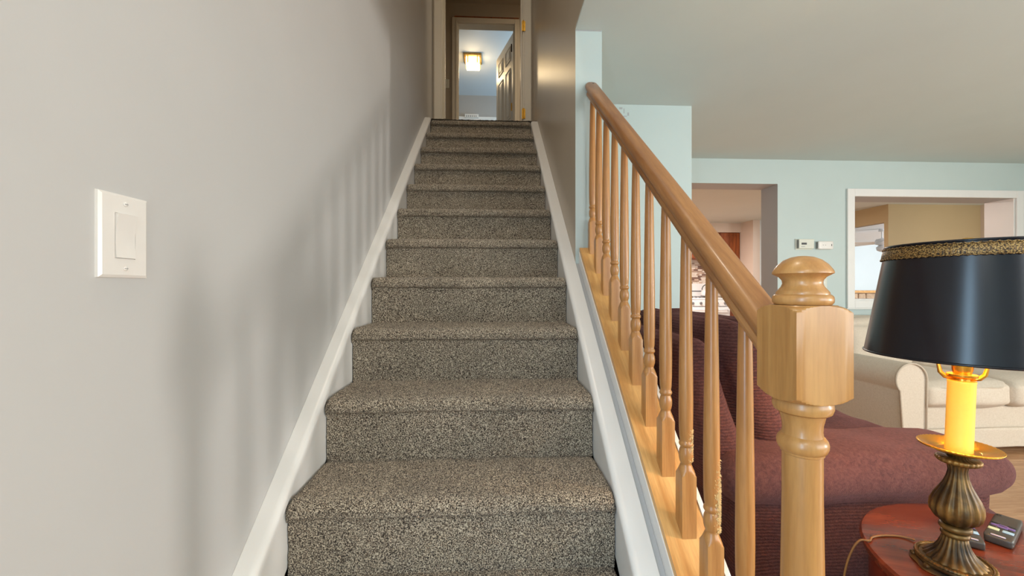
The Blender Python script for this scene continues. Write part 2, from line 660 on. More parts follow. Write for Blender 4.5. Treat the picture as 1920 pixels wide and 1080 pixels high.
# pass-through frame
mb_root = empty('trim_1', (3.2, YB, 0))
struct(mb_root, 'white flat board frame around the pass-through opening', 'frame')
FW = 0.068
def tb(x0, x1, z0, z1, y0=YB - 0.018, y1=YB - 0.0005):
    box('frame_board', M['trim'], x0 - 3.2, x1 - 3.2, y0 - YB, y1 - YB, z0, z1, mb_root, bevel=0.003)
tb(PX0 - FW, PX0, PZ0 - FW, PZ1 + FW)
tb(PX1, PX1 + FW, PZ0 - FW, PZ1 + FW)
tb(PX0, PX1, PZ1, PZ1 + FW)
tb(PX0, PX1, PZ0 - FW, PZ0)
tb(PX0 - FW - 0.01, PX1 + FW, PZ0 - FW - 0.012, PZ0 - FW, YB - 0.024)
for a in ((PX0, PX0 + 0.012, PZ0, PZ1), (PX1 - 0.012, PX1, PZ0, PZ1), (PX0 + 0.012, PX1 - 0.012, PZ0, PZ0 + 0.012)):
    box('jamb_liner', M['trim'], a[0] - 3.2, a[1] - 3.2, -0.001, YBT - YB, a[2], a[3], mb_root)

# ---- rooms behind: kitchen, dining, family room
struct(box('ceiling_kitchen', M['ceiling'], 0.5, 7.0, YBT, 7.4, CEIL, CEIL + 0.012), 'kitchen and dining room ceiling seen through the openings', 'ceiling')
struct(box('wall_kitchen_far', M['kitchen_wall'], 0.5, 4.42, 7.25, 7.35, 0, CEIL), 'far kitchen wall behind the white stove')
struct(box('wall_kitchen_left', M['kitchen_wall'], 0.4, 0.5, YBT, 7.35, 0, CEIL), 'left wall of the kitchen beyond the opening')
struct(box('wall_kitchen_return', M['kitchen_wall'], 4.42, 4.54, 6.57, 7.35, 0, CEIL), 'beige wall return beside the brown kitchen cabinet')
struct(box('wall_kitchen_side', M['blue_wall'], 4.54, 5.45, 6.57, 6.67, 0, CEIL), 'pale wall strip right of the kitchen return')
d5 = empty('door_1', (4.60, 6.565, 0))
struct(d5, 'white door and casing at the edge of the kitchen', 'door')
box('casing', M['trim'], 0, 0.06, -0.02, 0, 0, 2.08, d5)
box('leaf', M['trim'], 0.065, 0.62, -0.012, 0, 0, 2.03, d5)
box('soffit', M['kitchen_wall'], 3.2, 4.419, 6.9, 7.249, 2.09, CEIL - 0.001, bpy.data.objects['wall_kitchen_far'])
# dining: receding wall with opening, tan wall, white side wall
YT, XT = 5.24, 5.45
mb = MB()
mb.box(XT, XT + 0.1, YT, YT + 0.06, 0, CEIL)
mb.box(XT, XT + 0.1, YT + 0.06, 6.5, 2.02, CEIL)
mb.box(XT, XT + 0.1, 6.5, 6.68, 0, CEIL)
mb.box(XT + 0.1, 6.8, YT, YT + 0.1, 0, CEIL)
struct(mb.build('wall_dining_tan', M['tan']), 'tan dining room wall with a wide cased opening')
struct(box('wall_dining_side', M['kitchen_wall'], 6.8, 6.9, YBT, YT + 0.1, 0, CEIL), 'off-white side wall right of the tan dining wall')
struct(box('wall_family_far', M['blue_wall'], XT, 13.5, 10.2, 10.3, 0, CEIL), 'pale blue far wall of the family room')
struct(box('wall_family_left', M['blue_wall'], XT, XT + 0.1, 6.69, 10.2, 0, CEIL), 'pale blue left wall of the family room')
struct(box('wall_family_right', M['blue_wall'], 13.4, 13.5, YT + 0.2, 10.2, 0, CEIL), 'pale blue right wall of the family room')
struct(box('ceiling_family', M['bed_ceiling'], XT + 0.1, 13.5, YT + 0.101, 10.3, CEIL, CEIL + 0.012), 'bright white ceiling of the family room', 'ceiling')

# ---- upper floor
mb = MB()
DX0, DX1, DH = -0.457, 0.274, 2.03
mb.box(XL, DX0 - 0.02, YD, YD + 0.12, UP, UCEIL)
mb.box(DX1 + 0.02, XR, YD, YD + 0.12, UP, UCEIL)
mb.box(DX0 - 0.02, DX1 + 0.02, YD, YD + 0.12, UP + DH + 0.02, UCEIL)
struct(mb.build('wall_stair_head', M['upper']), 'wall with the doorway at the head of the stairs')
t2 = empty('trim_2', (0, YD, UP))
struct(t2, 'white moulded casing of the doorway at the head of the stairs', 'casing')
def casing(root, x0, x1, h, w, mat, y=-0.018, yb=0.0, jd=0.12, out=1):
    for (a, b) in ((x0 - w, x0 - 0.006), (x1 + 0.006, x1 + w)):
        o = box('casing_board', mat, a, b, y, yb, 0, h + w, root, bevel=0.004)
        m_ = (a + b) / 2
        inner = b if a < 0 else a
        s = -1 if a < 0 else 1
        box('casing_bead', mat, min(inner, inner + s * 0.016), max(inner, inner + s * 0.016), y - 0.006, y, 0, h + 0.02, o, bevel=0.002)
    box('casing_board', mat, x0 - 0.006, x1 + 0.006, y, yb, h + 0.006, h + w, root, bevel=0.004)
    for (a, b) in ((x0 - 0.019, x0), (x1, x1 + 0.019)):
        box('jamb', mat, a, b, 0.0005, jd, 0, h + 0.019, root)
    box('jamb', mat, x0, x1, 0.0005, jd, h, h + 0.019, root)
    box('door_stop', mat, x0, x0 + 0.011, jd * 0.35, jd * 0.65, 0, h, root)
    box('door_stop', mat, x1 - 0.011, x1, jd * 0.35, jd * 0.65, 0, h, root)
casing(t2, DX0, DX1, DH, 0.085, M['trim_warm_shade'])
def hinge(root, x, y, z, mat):
    h = MB()
    h.box(x - 0.016, x + 0.016, y - 0.003, y, z - 0.045, z + 0.045)
    h.lathe([(0.006, z - 0.05), (0.006, z + 0.05)], 10, (x - 0.002, y - 0.006, 0))
    h.build('hinge', mat, root)
hinge(t2, DX1 + 0.012, -0.025, 2.435 + CAMZ - UP, M['brass'])
hinge(t2, DX1 + 0.012, -0.025, 1.62 + CAMZ - UP, M['brass'])
# hall
struct(box('ceiling_hall', M['upper'], -1.8, 1.8, YD + 0.12, 5.16, UCEIL - 0.002, UCEIL + 0.05), 'ceiling of the upstairs hall', 'ceiling')
struct(box('wall_hall_left', M['upper'], -1.9, -1.8, YD + 0.12, 5.16, UP, UCEIL), 'left end wall of the upstairs hall')
struct(box('wall_hall_right', M['upper'], 1.8, 1.9, YD + 0.12, 5.16, UP, UCEIL), 'right end wall of the upstairs hall')
mb = MB()
mb.box(-1.8, XL - 0.1, YD + 0.02, YD + 0.12, UP, UCEIL)
mb.box(XR + 0.12, 1.8, YD + 0.02, YD + 0.12, UP, UCEIL)
struct(mb.build('wall_hall_near', M['upper']), 'near side wall of the upstairs hall')
YH = 5.16
BX0, BX1 = -0.4525, 0.2766
mb = MB()
mb.box(-1.8, BX0 - 0.02, YH, YH + 0.12, UP, UCEIL)
mb.box(BX1 + 0.02, 1.8, YH, YH + 0.12, UP, UCEIL)
mb.box(BX0 - 0.02, BX1 + 0.02, YH, YH + 0.12, UP + DH + 0.02, UCEIL)
struct(mb.build('wall_hall_far', M['upper']), 'taupe hall wall around the bedroom doorway')
t3 = empty('trim_3', (0, YH, UP))
struct(t3, 'painted casing of the bedroom doorway with a brown strip painted in for the shadow gap on top', 'casing')
casing(t3, BX0, BX1, DH, 0.07, M['trim_warm_shade'])
box('shadow_gap_strip', M['cabinet'], BX0 - 0.04, BX1 + 0.06, -0.02, 0, DH + 0.071, DH + 0.084, t3)  # brown strip put where only a shadow gap lies
fu = box('floor_upper', M['carpet'], -2.0, 2.0, YD + 0.121, 7.63, UP - 0.05, UP)
struct(fu, 'carpeted floor of the upstairs hall and bedroom', 'floor')
# bedroom
struct(box('ceiling_bedroom', M['bed_ceiling'], -2.0, 2.0, YH + 0.12, 7.63, UCEIL - 0.001, UCEIL + 0.05), 'pale bluish bedroom ceiling seen through two doorways', 'ceiling')
struct(box('wall_bedroom_far', M['bed_wall'], -2.0, 2.0, 7.63, 7.73, UP, UCEIL), 'grey far wall of the bedroom')
struct(box('wall_bedroom_left', M['bed_wall'], -2.1, -2.0, YH + 0.12, 7.63, UP, UCEIL), 'grey left wall of the bedroom')
struct(box('wall_bedroom_right', M['bed_wall'], 2.0, 2.1, YH + 0.12, 7.63, UP, UCEIL), 'grey right wall of the bedroom')
w1 = empty('window_1', (-0.2, 7.62, 0))
struct(w1, 'white head casing of a bedroom window on the far wall', 'window')
wz = CAMZ + 3.25
box('window_frame', M['trim'], -0.75, 0.75, -0.02, 0.0, wz - 0.07, wz + 0.01, w1, bevel=0.003)
box('window_frame', M['trim'], -0.75, -0.68, -0.02, 0.0, wz - 1.3, wz - 0.07, w1)
box('window_frame', M['trim'], 0.68, 0.75, -0.02, 0.0, wz - 1.3, wz - 0.07, w1)
box('window_sill', M['trim'], -0.8, 0.8, -0.05, 0.0, wz - 1.34, wz - 1.3, w1)
box('pane', M['steel'], -0.68, 0.68, -0.006, 0.0, wz - 1.3, wz - 0.07, w1)
vent = empty('wall_vent', (-0.40, 7.60, wz - 0.02))
tag(vent, 'small white slotted fitting on the window head in the bedroom', 'vent')
box('housing', M['white'], -0.13, 0.13, -0.02, 0.0, 0, 0.07, vent, bevel=0.004)
for i in range(6):
    box('slot', M['greyp'], -0.10 + i * 0.035, -0.085 + i * 0.035, -0.0215, -0.0195, 0.012, 0.045, vent)

# bedroom door (six panels), hinged right, open into the bedroom
def six_panel_door(root, w, h, t, mat):
    mb = MB()
    mb.box(-w, 0, 0, t, 0.012, h)
    o = mb.build('leaf', mat, root, bevel=0.002)
    st, rails = 0.11, [(0.22, 0.75), (0.92, 1.60), (1.70, 1.90)]
    pw = (w - 3 * st) / 2
    for z0, z1 in rails:
        for i in range(2):
            a = -w + st + i * (pw + st)
            for (yy, s) in ((0.0, -1), (t, 1)):
                e = 0.02
                vs, fs = [], []
                for (ins, dep) in ((0, 0.0015), (0.008, 0.010), (0.02, 0.0018), (0.035, 0.0018), (0.055, 0.009)):
                    yv = yy + s * (dep if ins else 0.0)
                    vs += [(a + ins, yv, z0 + ins), (a + pw - ins, yv, z0 + ins), (a + pw - ins, yv, z1 - ins), (a + ins, yv, z1 - ins)]
                for r_ in range(4):
                    for q in range(4):
                        fs.append((r_ * 4 + q, r_ * 4 + (q + 1) % 4, r_ * 4 + 4 + (q + 1) % 4, r_ * 4 + 4 + q))
                fs.append((16, 17, 18, 19))
                MB().add(vs, fs).build('panel', mat, root)
    k = MB().lathe([(0.022, 0), (0.024, 0.004), (0.010, 0.012), (0.010, 0.03), (0.024, 0.04), (0.028, 0.052), (0.02, 0.064), (0.004, 0.068)], 20)
    kn = k.build('knob', M['brass'], root, smooth=True)
    kn.location = (-w + 0.06, 0, 0.92)
    kn.rotation_euler = (pi / 2, 0, 0)
d1 = empty('door_2', (BX1, YH + 0.118, UP))
struct(d1, 'white six-panel bedroom door standing open', 'door')
d1.rotation_euler = (0, 0, -radians(72))
six_panel_door(d1, 0.72, DH - 0.006, 0.035, M['trim_warm_shade'])
for zz, mm in ((1.80, M['bronze']), (0.24 + 0.78, M['brass'])):
    h = MB()
    h.box(-0.004, 0.012, -0.03, -0.026, zz - 0.045, zz + 0.045)
    h.lathe([(0.008, zz - 0.05), (0.008, zz + 0.05)], 10, (0.0, -0.03, 0))
    h.build('hinge', mm, d1)

# ------------------------------------------------------------------ skirtboards, stair side trims
def slope_strip(name, mat, x0, x1, up, down, ya, yb, parent=None, rnd=0.0, side=0, top_cut=None):
    """bar following the stair slope; rnd rounds the upper edge on side (+1: +x side, -1: -x side)"""
    sec = []
    if rnd == 0:
        sec = [(x0, down), (x1, down), (x1, up), (x0, up)]
    else:
        N = 6
        if side > 0:
            sec = [(x0, down), (x1, down)]
            for i in range(N + 1):
                t = i / N * pi / 2
                sec.append((x1 - rnd + rnd * cos(t), up - rnd + rnd * sin(t)))
            sec.append((x0, up))
        else:
            sec = [(x0, down), (x1, down), (x1, up)]
            for i in range(N + 1):
                t = pi / 2 + i / N * pi / 2
                sec.append((x0 + rnd + rnd * cos(t), up - rnd + rnd * sin(t)))
    n_ = len(sec)
    mb = MB()
    ns = 2 if not top_cut else 2
    ys = [ya, yb]
    vs = []
    for yv in ys:
        for (xx, dz) in sec:
            vs.append((xx, yv, max(nose(yv) + dz, 0.0)))
    fs = [tuple(range(n_)), tuple(range(2 * n_ - 1, n_ - 1, -1))]
    fs += [(i, i + n_, (i + 1) % n_ + n_, (i + 1) % n_) for i in range(n_)]
    return mb.add(vs, fs).build(name, mat, parent, smooth=rnd > 0, angle=40)


YS0, YS1 = 0.46, 3.285
bl = slope_strip('baseboard_left', M['trim'], XL + 0.0005, XL + 0.046, -0.012, -0.42, YS0, YS1)
struct(bl, 'white painted skirtboard along the left side of the stairs', 'skirtboard')
slope_strip('cap', M['trim'], XL + 0.0005, XL + 0.050, 0.010, -0.02, YS0, YS1, bl, 0.018, 1)
br_ = slope_strip('baseboard_right', M['trim'], XR - 0.054, XR - 0.0005, -0.03, -0.42, YS0, YS1)
struct(br_, 'white painted skirtboard along the right side of the stairs', 'skirtboard')
slope_strip('cap', M['trim'], XR - 0.057, XR - 0.0005, -0.006, -0.036, YS0, YS1, br_, 0.018, -1)

# knee wall under the railing
mb = MB()
kp = [(0.47, 0), (YW - 0.001, 0), (YW - 0.001, nose(YW) + 0.04), (0.47, nose(0.47) + 0.04)]
mb.prism(kp, 'x', 0.385, 0.49)
struct(mb.build('wall_knee', M['trim']), 'low sloping painted wall under the stair railing')
slope_strip('groove_shade', M['grey'], XR + 0.0005, 0.3845, -0.012, -0.06, YS0 + 0.02, YW - 0.002, bpy.data.objects['wall_knee'])  # grey filler strip; the groove's shadow is put into its colour
slope_strip('edge_trim', M['trim'], 0.4905, 0.502, 0.064, -0.03, YS0 + 0.02, YW - 0.002, bpy.data.objects['wall_knee'])
struct(box('wall_knee_front', M['teal'], 0.491, 0.4985, 0.47, YW - 0.002, 0, 0.30), 'painted face of the low wall towards the living room')

# ------------------------------------------------------------------ carpeted staircase
stairs = empty('staircase', (-0.096, yk(-2), 0))
tag(stairs, 'straight flight of stairs in speckled brown-grey carpet between white skirtboards', 'stairs')
def grid_mesh(name, P, mat, parent, amp, seed, taper=None):
    """P: (n, m, 3) array of points -> smooth grid with pile displacement"""
    n_, m_, _ = P.shape
    r_ = np.random.default_rng(seed)
    du = np.gradient(P, axis=0)
    dv = np.gradient(P, axis=1)
    N = np.cross(du, dv)
    N /= (np.linalg.norm(N, axis=2, keepdims=True) + 1e-9)
    d = r_.normal(0, 1, (n_, m_))
    low = r_.normal(0, 1, (n_ // 12 + 2, m_ // 12 + 2))
    ii = np.linspace(0, low.shape[0] - 1.001, n_)
    jj = np.linspace(0, low.shape[1] - 1.001, m_)
    i0, j0 = ii.astype(int), jj.astype(int)
    fi, fj = (ii - i0)[:, None], (jj - j0)[None, :]
    lowi = (low[i0][:, j0] * (1 - fi) * (1 - fj) + low[i0 + 1][:, j0] * fi * (1 - fj) + low[i0][:, j0 + 1] * (1 - fi) * fj + low[i0 + 1][:, j0 + 1] * fi * fj)
    P = P + N * (d * amp + lowi * amp * 0.8)[:, :, None]
    me = bpy.data.meshes.new(name)
    idx = np.arange(n_ * m_).reshape(n_, m_)
    q = np.stack([idx[:-1, :-1], idx[1:, :-1], idx[1:, 1:], idx[:-1, 1:]], axis=-1).reshape(-1, 4)
    me.vertices.add(n_ * m_)
    me.vertices.foreach_set('co', P.reshape(-1))
    me.loops.add(q.size)
    me.loops.foreach_set('vertex_index', q.reshape(-1).astype(np.int32))
    me.polygons.add(len(q))
    me.polygons.foreach_set('loop_start', np.arange(0, q.size, 4, dtype=np.int32))
    me.update(calc_edges=True)
    me.polygons.foreach_set('use_smooth', np.ones(len(q), bool))
    me.materials.append(mat)
    me.update()
    o = bpy.data.objects.new(name, me)
    COL.objects.link(o)
    o.parent = parent
    o.location = -np.array(parent.location)
    return o


OV = 0.026     # nosing overhang
for k in range(-2, 11):
    z, yn = zk(k), yk(k)
    step = 0.0045 if k < 3 else 0.008
    # tread profile (y,z): from back, over the rounded nosing, to the seam under it
    yb_ = yk(k + 1) + OV - 0.002 if k < 10 else 3.345
    prof = [(t, z) for t in np.linspace(yb_, yn + 0.034, int((yb_ - yn) / step))]
    R = 0.022
    for a in np.linspace(0, 1, 14)[1:]:
        t = a * pi / 2
        prof.append((yn + 0.034 - 0.034 * sin(t), z - 0.022 + 0.022 * cos(t)))
    for a in np.linspace(0, 1, 5)[1:]:
        prof.append((yn + 0.001 * a, z - 0.022 - 0.012 * a))
    for a in np.linspace(0, 1, 6)[1:]:
        t = a * pi / 2
        prof.append((yn + 0.001 + 0.02 * (1 - cos(t)), z - 0.034 - 0.010 * sin(t)))
    prof = np.array(prof)
    xs = np.linspace(SXL, SXR, int((SXR - SXL) / step))
    P = np.zeros((len(xs), len(prof), 3))
    P[:, :, 0] = xs[:, None]
    P[:, :, 1] = prof[None, :, 0]
    P[:, :, 2] = prof[None, :, 1]
    # gentle sag, soft rounded ends
    e = np.minimum(xs - SXL, SXR - xs)
    dn = np.where(e < 0.014, 0.014 - np.sqrt(np.maximum(0.014 ** 2 - (0.014 - e) ** 2, 0)), 0)
    P[:, :, 2] -= dn[:, None]
    wob = 0.0015 * np.sin(xs * 9 + k * 2.1) + 0.001 * np.sin(xs * 23 + k)
    P[:, :, 1] += wob[:, None] * np.clip((yn + 0.06 - prof[:, 0]) / 0.06, 0, 1)[None, :]
    frontw = np.clip((prof[:, 0] - yn - 0.02) / 0.03, 0, 1)
    P[:, :, 1] += (0.012 * np.clip(1 - e / 0.02, 0, 1) ** 2)[:, None] * (1 - frontw)[None, :]
    tr = grid_mesh('tread', P, M['carpet'], stairs, 0.0011, 100 + k)
    # riser
    zs = np.arange(zk(k - 1) - 0.004, z - 0.036, step)
    xs2 = np.linspace(SXL + 0.0005, SXR - 0.0005, int((SXR - SXL) / step))
    P = np.zeros((len(xs2), len(zs), 3))
    P[:, :, 0] = xs2[:, None]
    P[:, :, 1] = yn + OV - 0.004
    P[:, :, 2] = zs[::-1][None, :]
    grid_mesh('riser', P, M['carpet'], stairs, 0.0010, 200 + k)
# solid core so light does not leak, and wall-to-wall carpet on the landing
mb = MB()
pts = [(yk(-2) + OV + 0.006, 0)]
for k in range(-2, 11):
    pts += [(yk(k) + OV + 0.006, zk(k) - 0.008)]
    if k < 10: pts += [(yk(k + 1) + OV + 0.006, zk(k) - 0.008)]
pts += [(YD + 0.119, UP - 0.008), (YD + 0.12, 0)]
mb.prism(pts, 'x', SXL + 0.004 + 0.096, SXR - 0.004 + 0.096)
o = mb.build('carriage', M['dark'], stairs)
o.location = (0, -yk(-2), 0)
xs = np.arange(XL + 0.002, XR - 0.001, 0.01)
ys = np.arange(3.286, YD + 0.125, 0.01)
P = np.zeros((len(xs), len(ys), 3))
P[:, :, 0] = xs[:, None]
P[:, :, 1] = ys[::-1][None, :]
P[:, :, 2] = UP + 0.004
grid_mesh('landing_carpet', P, M['carpet'], stairs, 0.0015, 321)
box('landing_subfloor', M['dark'], XL + 0.001 + 0.096, XR - 0.001 + 0.096, 3.325 - yk(-2), YD + 0.119 - yk(-2), UP - 0.2, UP - 0.004, stairs)

# ------------------------------------------------------------------ stair railing
RX = 0.441
rail_root = empty('stair_railing', (RX, 0.548, 0))
tag(rail_root, 'honey maple stair railing with turned balusters and a mushroom-capped newel', 'railing')
ro = np.array((RX, 0.548, 0))

# base rail (sloping plank)
o = slope_strip('base_rail', M['plank'], 0.388 - RX, 0.4895 - RX, 0.060, 0.0405, 0.50, YW - 0.003, rail_root)
o.location = (0, -0.548, 0)

# handrail
HT = 0.806      # height of the rail top over the nosing line
half = [(0.0, 0.0), (0.012, -0.0005), (0.020, -0.003), (0.026, -0.008), (0.0292, -0.015), (0.0285, -0.022), (0.0245, -0.029), (0.0205, -0.033), (0.0192, -0.036), (0.0208, -0.0385), (0.0232, -0.041), (0.0232, -0.046), (0.0215, -0.049), (0.0, -0.049)]
sec = half + [(-a, b) for a, b in half[-2:0:-1]]
vs = []
ya, yb_ = 0.585, YW - 0.004
cA, sA = cos(ANG), sin(ANG)
st = [(ya, 1.0, 0), (yb_ - 0.012, 1.0, 0), (yb_ - 0.004, 0.97, 0), (yb_, 0.90, 0)]
for (yy, s, _) in st:
    for (a, b) in sec:
        bb = (b + 0.0245) * s - 0.0245
        # plumb-cut section (vertical offset = perpendicular offset / cos)
        vs.append((a * s, yy - 0.548, nose(yy) + HT + bb / cA))
n_ = len(sec)
fs = [tuple(range(n_))] + [tuple((len(st) - 1) * n_ + i for i in range(n_ - 1, -1, -1))]
for j in range(len(st) - 1):
    fs += [(j * n_ + i, (j + 1) * n_ + i, (j + 1) * n_ + (i + 1) % n_, j * n_ + (i + 1) % n_) for i in range(n_)]
hr = MB().add(vs, fs).build('handrail', M['rail'], rail_root, smooth=True, angle=38)
# screw hole near the top end
sh = MB().lathe([(0.004, -0.001), (0.004, 0.0008)], 14).build('screw_hole', M['dark'], hr)
sh.location = (0.002, YW - 0.03 - 0.548, nose(YW - 0.03) + HT)
sh.rotation_euler = (ANG, 0, 0)


def sq(s):
    def fn(r, z, t):
        q = s / max(abs(cos(t)), abs(sin(t)))
        return (min(r, q), z)
    return fn


# balusters
s = 0.0165
FOOT = 0.125
def baluster_mesh():
    top = HT - 0.06 - 0.045 / cA * 1.0 + 0.004
    prof = [(s * 1.5, 0.0), (s * 1.5, FOOT)]
    for a in np.linspace(0, 1, 10)[1:]:
        prof.append((s * 1.414 - (s * 1.414 - 0.0118) * a ** 0.8, FOOT + 0.024 * a))
    z = FOOT + 0.024
    prof += [(0.0118, z + 0.002), (0.0135, z + 0.006), (0.0152, z + 0.014), (0.0155, z + 0.022), (0.0148, z + 0.030), (0.0128, z + 0.036), (0.0118, z + 0.039)]
    z += 0.040
    prof += [(0.0135, z + 0.001), (0.0152, z + 0.004), (0.0155, z + 0.006), (0.0150, z + 0.009), (0.0132, z + 0.012), (0.0126, z + 0.014)]
    z += 0.015
    prof += [(0.0140, z + 0.006), (0.0150, z + 0.03), (0.0155, z + 0.08), (0.0150, z + 0.16), (0.0135, z + 0.28), (0.0115, z + 0.42), (0.0098, top)]
    seg = 32
    def fn(r, zz, t):
        q = s / max(abs(cos(t)), abs(sin(t)))
        rr = min(r, q)
        dz = SLOPE * rr * sin(t) if (zz == 0.0) else (SLOPE * rr * sin(t) if zz >= top - 1e-6 else 0)
        return (rr, zz + dz)
    # foot bottom follows the slope
    mb = MB().lathe(prof, seg, fn=fn)
    return mb.mesh('baluster', M['maple'], True, 32)
bm_ = baluster_mesh()
BY0, BSP = 0.6605 + s, 0.1068
for i in range(11):
    yb_ = BY0 + i * BSP
    o = bpy.data.objects.new('baluster', bm_)
    COL.objects.link(o)
    o.parent = rail_root
    o.location = (0, yb_ - 0.548, nose(yb_) + 0.0602)
    o.rotation_euler = (0, 0, 0)
    if i in (1, 2):
        # frayed, clawed wood
        mb = MB()
        r_ = random.Random(i)
        for _ in range(620 if i == 1 else 220):
            zz = FOOT + (min(max(r_.gauss(0.085, 0.035), 0.028), 0.17) if i == 1 else r_.uniform(0.03, 0.105))
            th = r_.gauss(-0.72, 0.38)
            rr = 0.0144
            L = r_.uniform(0.0015, 0.0048) if i == 1 else r_.uniform(0.0008, 0.0022)
            c_, s_ = cos(th), sin(th)
            p = np.array((rr * c_, rr * s_, zz))
            d = np.array((c_, s_, r_.uniform(-0.9, 0.5)))
            sdir = np.array((-s_, c_, 0))
            w = r_.uniform(0.0005, 0.0016)
            tip = p + d * L + sdir * r_.uniform(-0.001, 0.001)
            mb.add([p - sdir * w, p + sdir * w, p + np.array((0, 0, w * 2.2)), tip], [(0, 1, 3), (1, 2, 3), (2, 0, 3), (0, 2, 1)])
        f = mb.build('frayed_splinters', plain('raw_pale_wood' , srgb(226, 192, 132), 0.8) if i == 1 else bpy.data.materials['raw_pale_wood'], o)
        f['kind'] = 'stuff'
        f['label'] = 'pale frayed wood splinters on a clawed baluster'

# newel
nw = 0.0395
NZ = CAMZ
newel = MB()
prof = []
def P_(*a): prof.extend(a)
# lower shaft up to the block (z relative to the floor)
P_((0.06, 0.0), (0.06, 0.30))
prof_sq = [(0.0565, 0.02), (0.0565, 0.42), (0.040, 0.44)]
prof = [(0.030, 0.0), (0.030, 0.20), (0.031, 0.34), (0.0285, 0.55), (0.0262, 0.68), (0.0245, 0.80)]
z = NZ - 0.232
prof += [(0.0245, z - 0.003), (0.0262, z - 0.002), (0.0265, z + 0.001), (0.029, z + 0.003), (0.0308, z + 0.008), (0.0312, z + 0.013), (0.0300, z + 0.018), (0.0272, z + 0.022)]
prof += [(0.0250, z + 0.024), (0.0240, z + 0.030), (0.0246, z + 0.040), (0.0268, z + 0.050), (0.0282, z + 0.055), (0.0310, z + 0.0555), (0.0345, z + 0.058), (0.0366, z + 0.064), (0.0362, z + 0.070), (0.0340, z + 0.075)]
sh_ = MB().lathe(prof, 48).build('shaft', M['maple_x'], None, True, 35)
npost = empty('newel_post', (0, 0, 0))
npost.parent = rail_root
sh_.parent = npost
bz0, bz1 = NZ - 0.157, NZ - 0.024
C0 = nw * 1.4142
bp = [(0.030, bz0 - 0.0), (0.040, bz0)]
for a in np.linspace(0, 1, 9):
    bp.append((0.041 + (C0 - 0.041) * a, bz0 + 0.0085 * a ** 1.5 + 0.001))
for a in np.linspace(0, 1, 9):
    bp.append((C0 - (C0 - 0.041) * a, bz1 - 0.001 - 0.0085 * (1 - a) ** 1.5))
bp += [(0.040, bz1), (0.030, bz1)]
blk = MB().lathe(bp, 64, fn=sq(nw)).build('block', M['maple_x'], npost, True, 28)
z = NZ
fp = [(0.028, z - 0.0245), (0.0335, z - 0.0235), (0.0362, z - 0.020), (0.0366, z - 0.016), (0.0358, z - 0.012), (0.0335, z - 0.0095), (0.0318, z - 0.009), (0.0318, z - 0.0065), (0.029, z - 0.0025), (0.0255, z + 0.002), (0.0237, z + 0.0065), (0.0245, z + 0.011), (0.028, z + 0.0155), (0.0335, z + 0.0188), (0.0365, z + 0.0205), (0.0364, z + 0.0228), (0.0345, z + 0.0265), (0.030, z + 0.033), (0.023, z + 0.0395), (0.014, z + 0.0438), (0.005, z + 0.0455), (0.0005, z + 0.0457)]
MB().lathe(fp, 56).build('finial', M['maple'], npost, True, 40)

# ------------------------------------------------------------------ light switch on the left wall
def pix(px, py, plane, val):
    """point where the photo's pixel ray meets plane x/y/z = val (used only to measure positions)"""
    u, v = (px - 960) / 747.0, (540 - py) / 747.0
    d = (u * cos(YAW) + sin(YAW), cos(YAW) - u * sin(YAW), v)
    i = 'xyz'.index(plane)
    org = (0, 0, CAMZ)
    t = (val - org[i]) / d[i]
    return tuple(org[j] + t * d[j] for j in range(3))


a_, b_ = pix(176, 349, 'x', XL + 0.002), pix(277, 520, 'x', XL + 0.002)
sy, szc = (a_[1] + b_[1]) / 2, CAMZ + 0.077
lsw = empty('light_switch', (XL, sy, szc))
tag(lsw, 'white rocker light switch on the greige wall left of the stairs', 'light switch')
hw, hh = 0.0400, 0.062
vs = []
for (ix, ins) in ((0.0, 0.0), (0.0035, 0.0006), (0.0058, 0.0045)):
    vs += [(ix, -hw + ins, -hh + ins), (ix, hw - ins, -hh + ins), (ix, hw - ins, hh - ins), (ix, -hw + ins, hh - ins)]
ih, iw = 0.0335, 0.0168
vs += [(0.0058, -iw, -ih), (0.0058, iw, -ih), (0.0058, iw, ih), (0.0058, -iw, ih)]
vs += [(0.003, -iw, -ih), (0.003, iw, -ih), (0.003, iw, ih), (0.003, -iw, ih)]
fs = [(r * 4 + q, r * 4 + (q + 1) % 4, r * 4 + 4 + (q + 1) % 4, r * 4 + 4 + q) for r in range(4) for q in range(4)]
fs += [(16, 17, 18, 19), (3, 2, 1, 0)]
MB().add(vs, fs).build('plate', M['white'], lsw)
# rocker: concave paddle
mb = MB()
gy, gz = 0.0158, 0.0325
N = 16
vs, fs = [], []
for i in range(N + 1):
    z_ = -gz + 2 * gz * i / N
    x_ = 0.0062 + 0.0030 * (z_ / gz) ** 2 + 0.0012 * (z_ / gz)
    vs += [(0.0032, -gy, z_), (x_, -gy, z_), (x_, gy, z_), (0.0032, gy, z_)]
for i in range(N):
    for q in range(3):
        fs.append((i * 4 + q, i * 4 + q + 1, i * 4 + 5 + q, i * 4 + 4 + q))
fs += [(0, 1, 2, 3), (N * 4 + 3, N * 4 + 2, N * 4 + 1, N * 4)]
mb.add(vs, fs).build('rocker', M['white'], lsw, True, 30)
for zz in (-0.048, 0.048):
    sc = MB().lathe([(0.0034, 0.0), (0.0034, 0.0008), (0.0024, 0.0016), (0.0004, 0.0018)], 16).build('screw', M['white'], lsw, True)
    sc.location = (0.0058, 0, zz)
    sc.rotation_euler = (0, pi / 2, 0)
    sl = box('screw_slot', M['greyp'], -0.0004, 0.0004, -0.0028, 0.0028, 0.0014, 0.00195, sc)

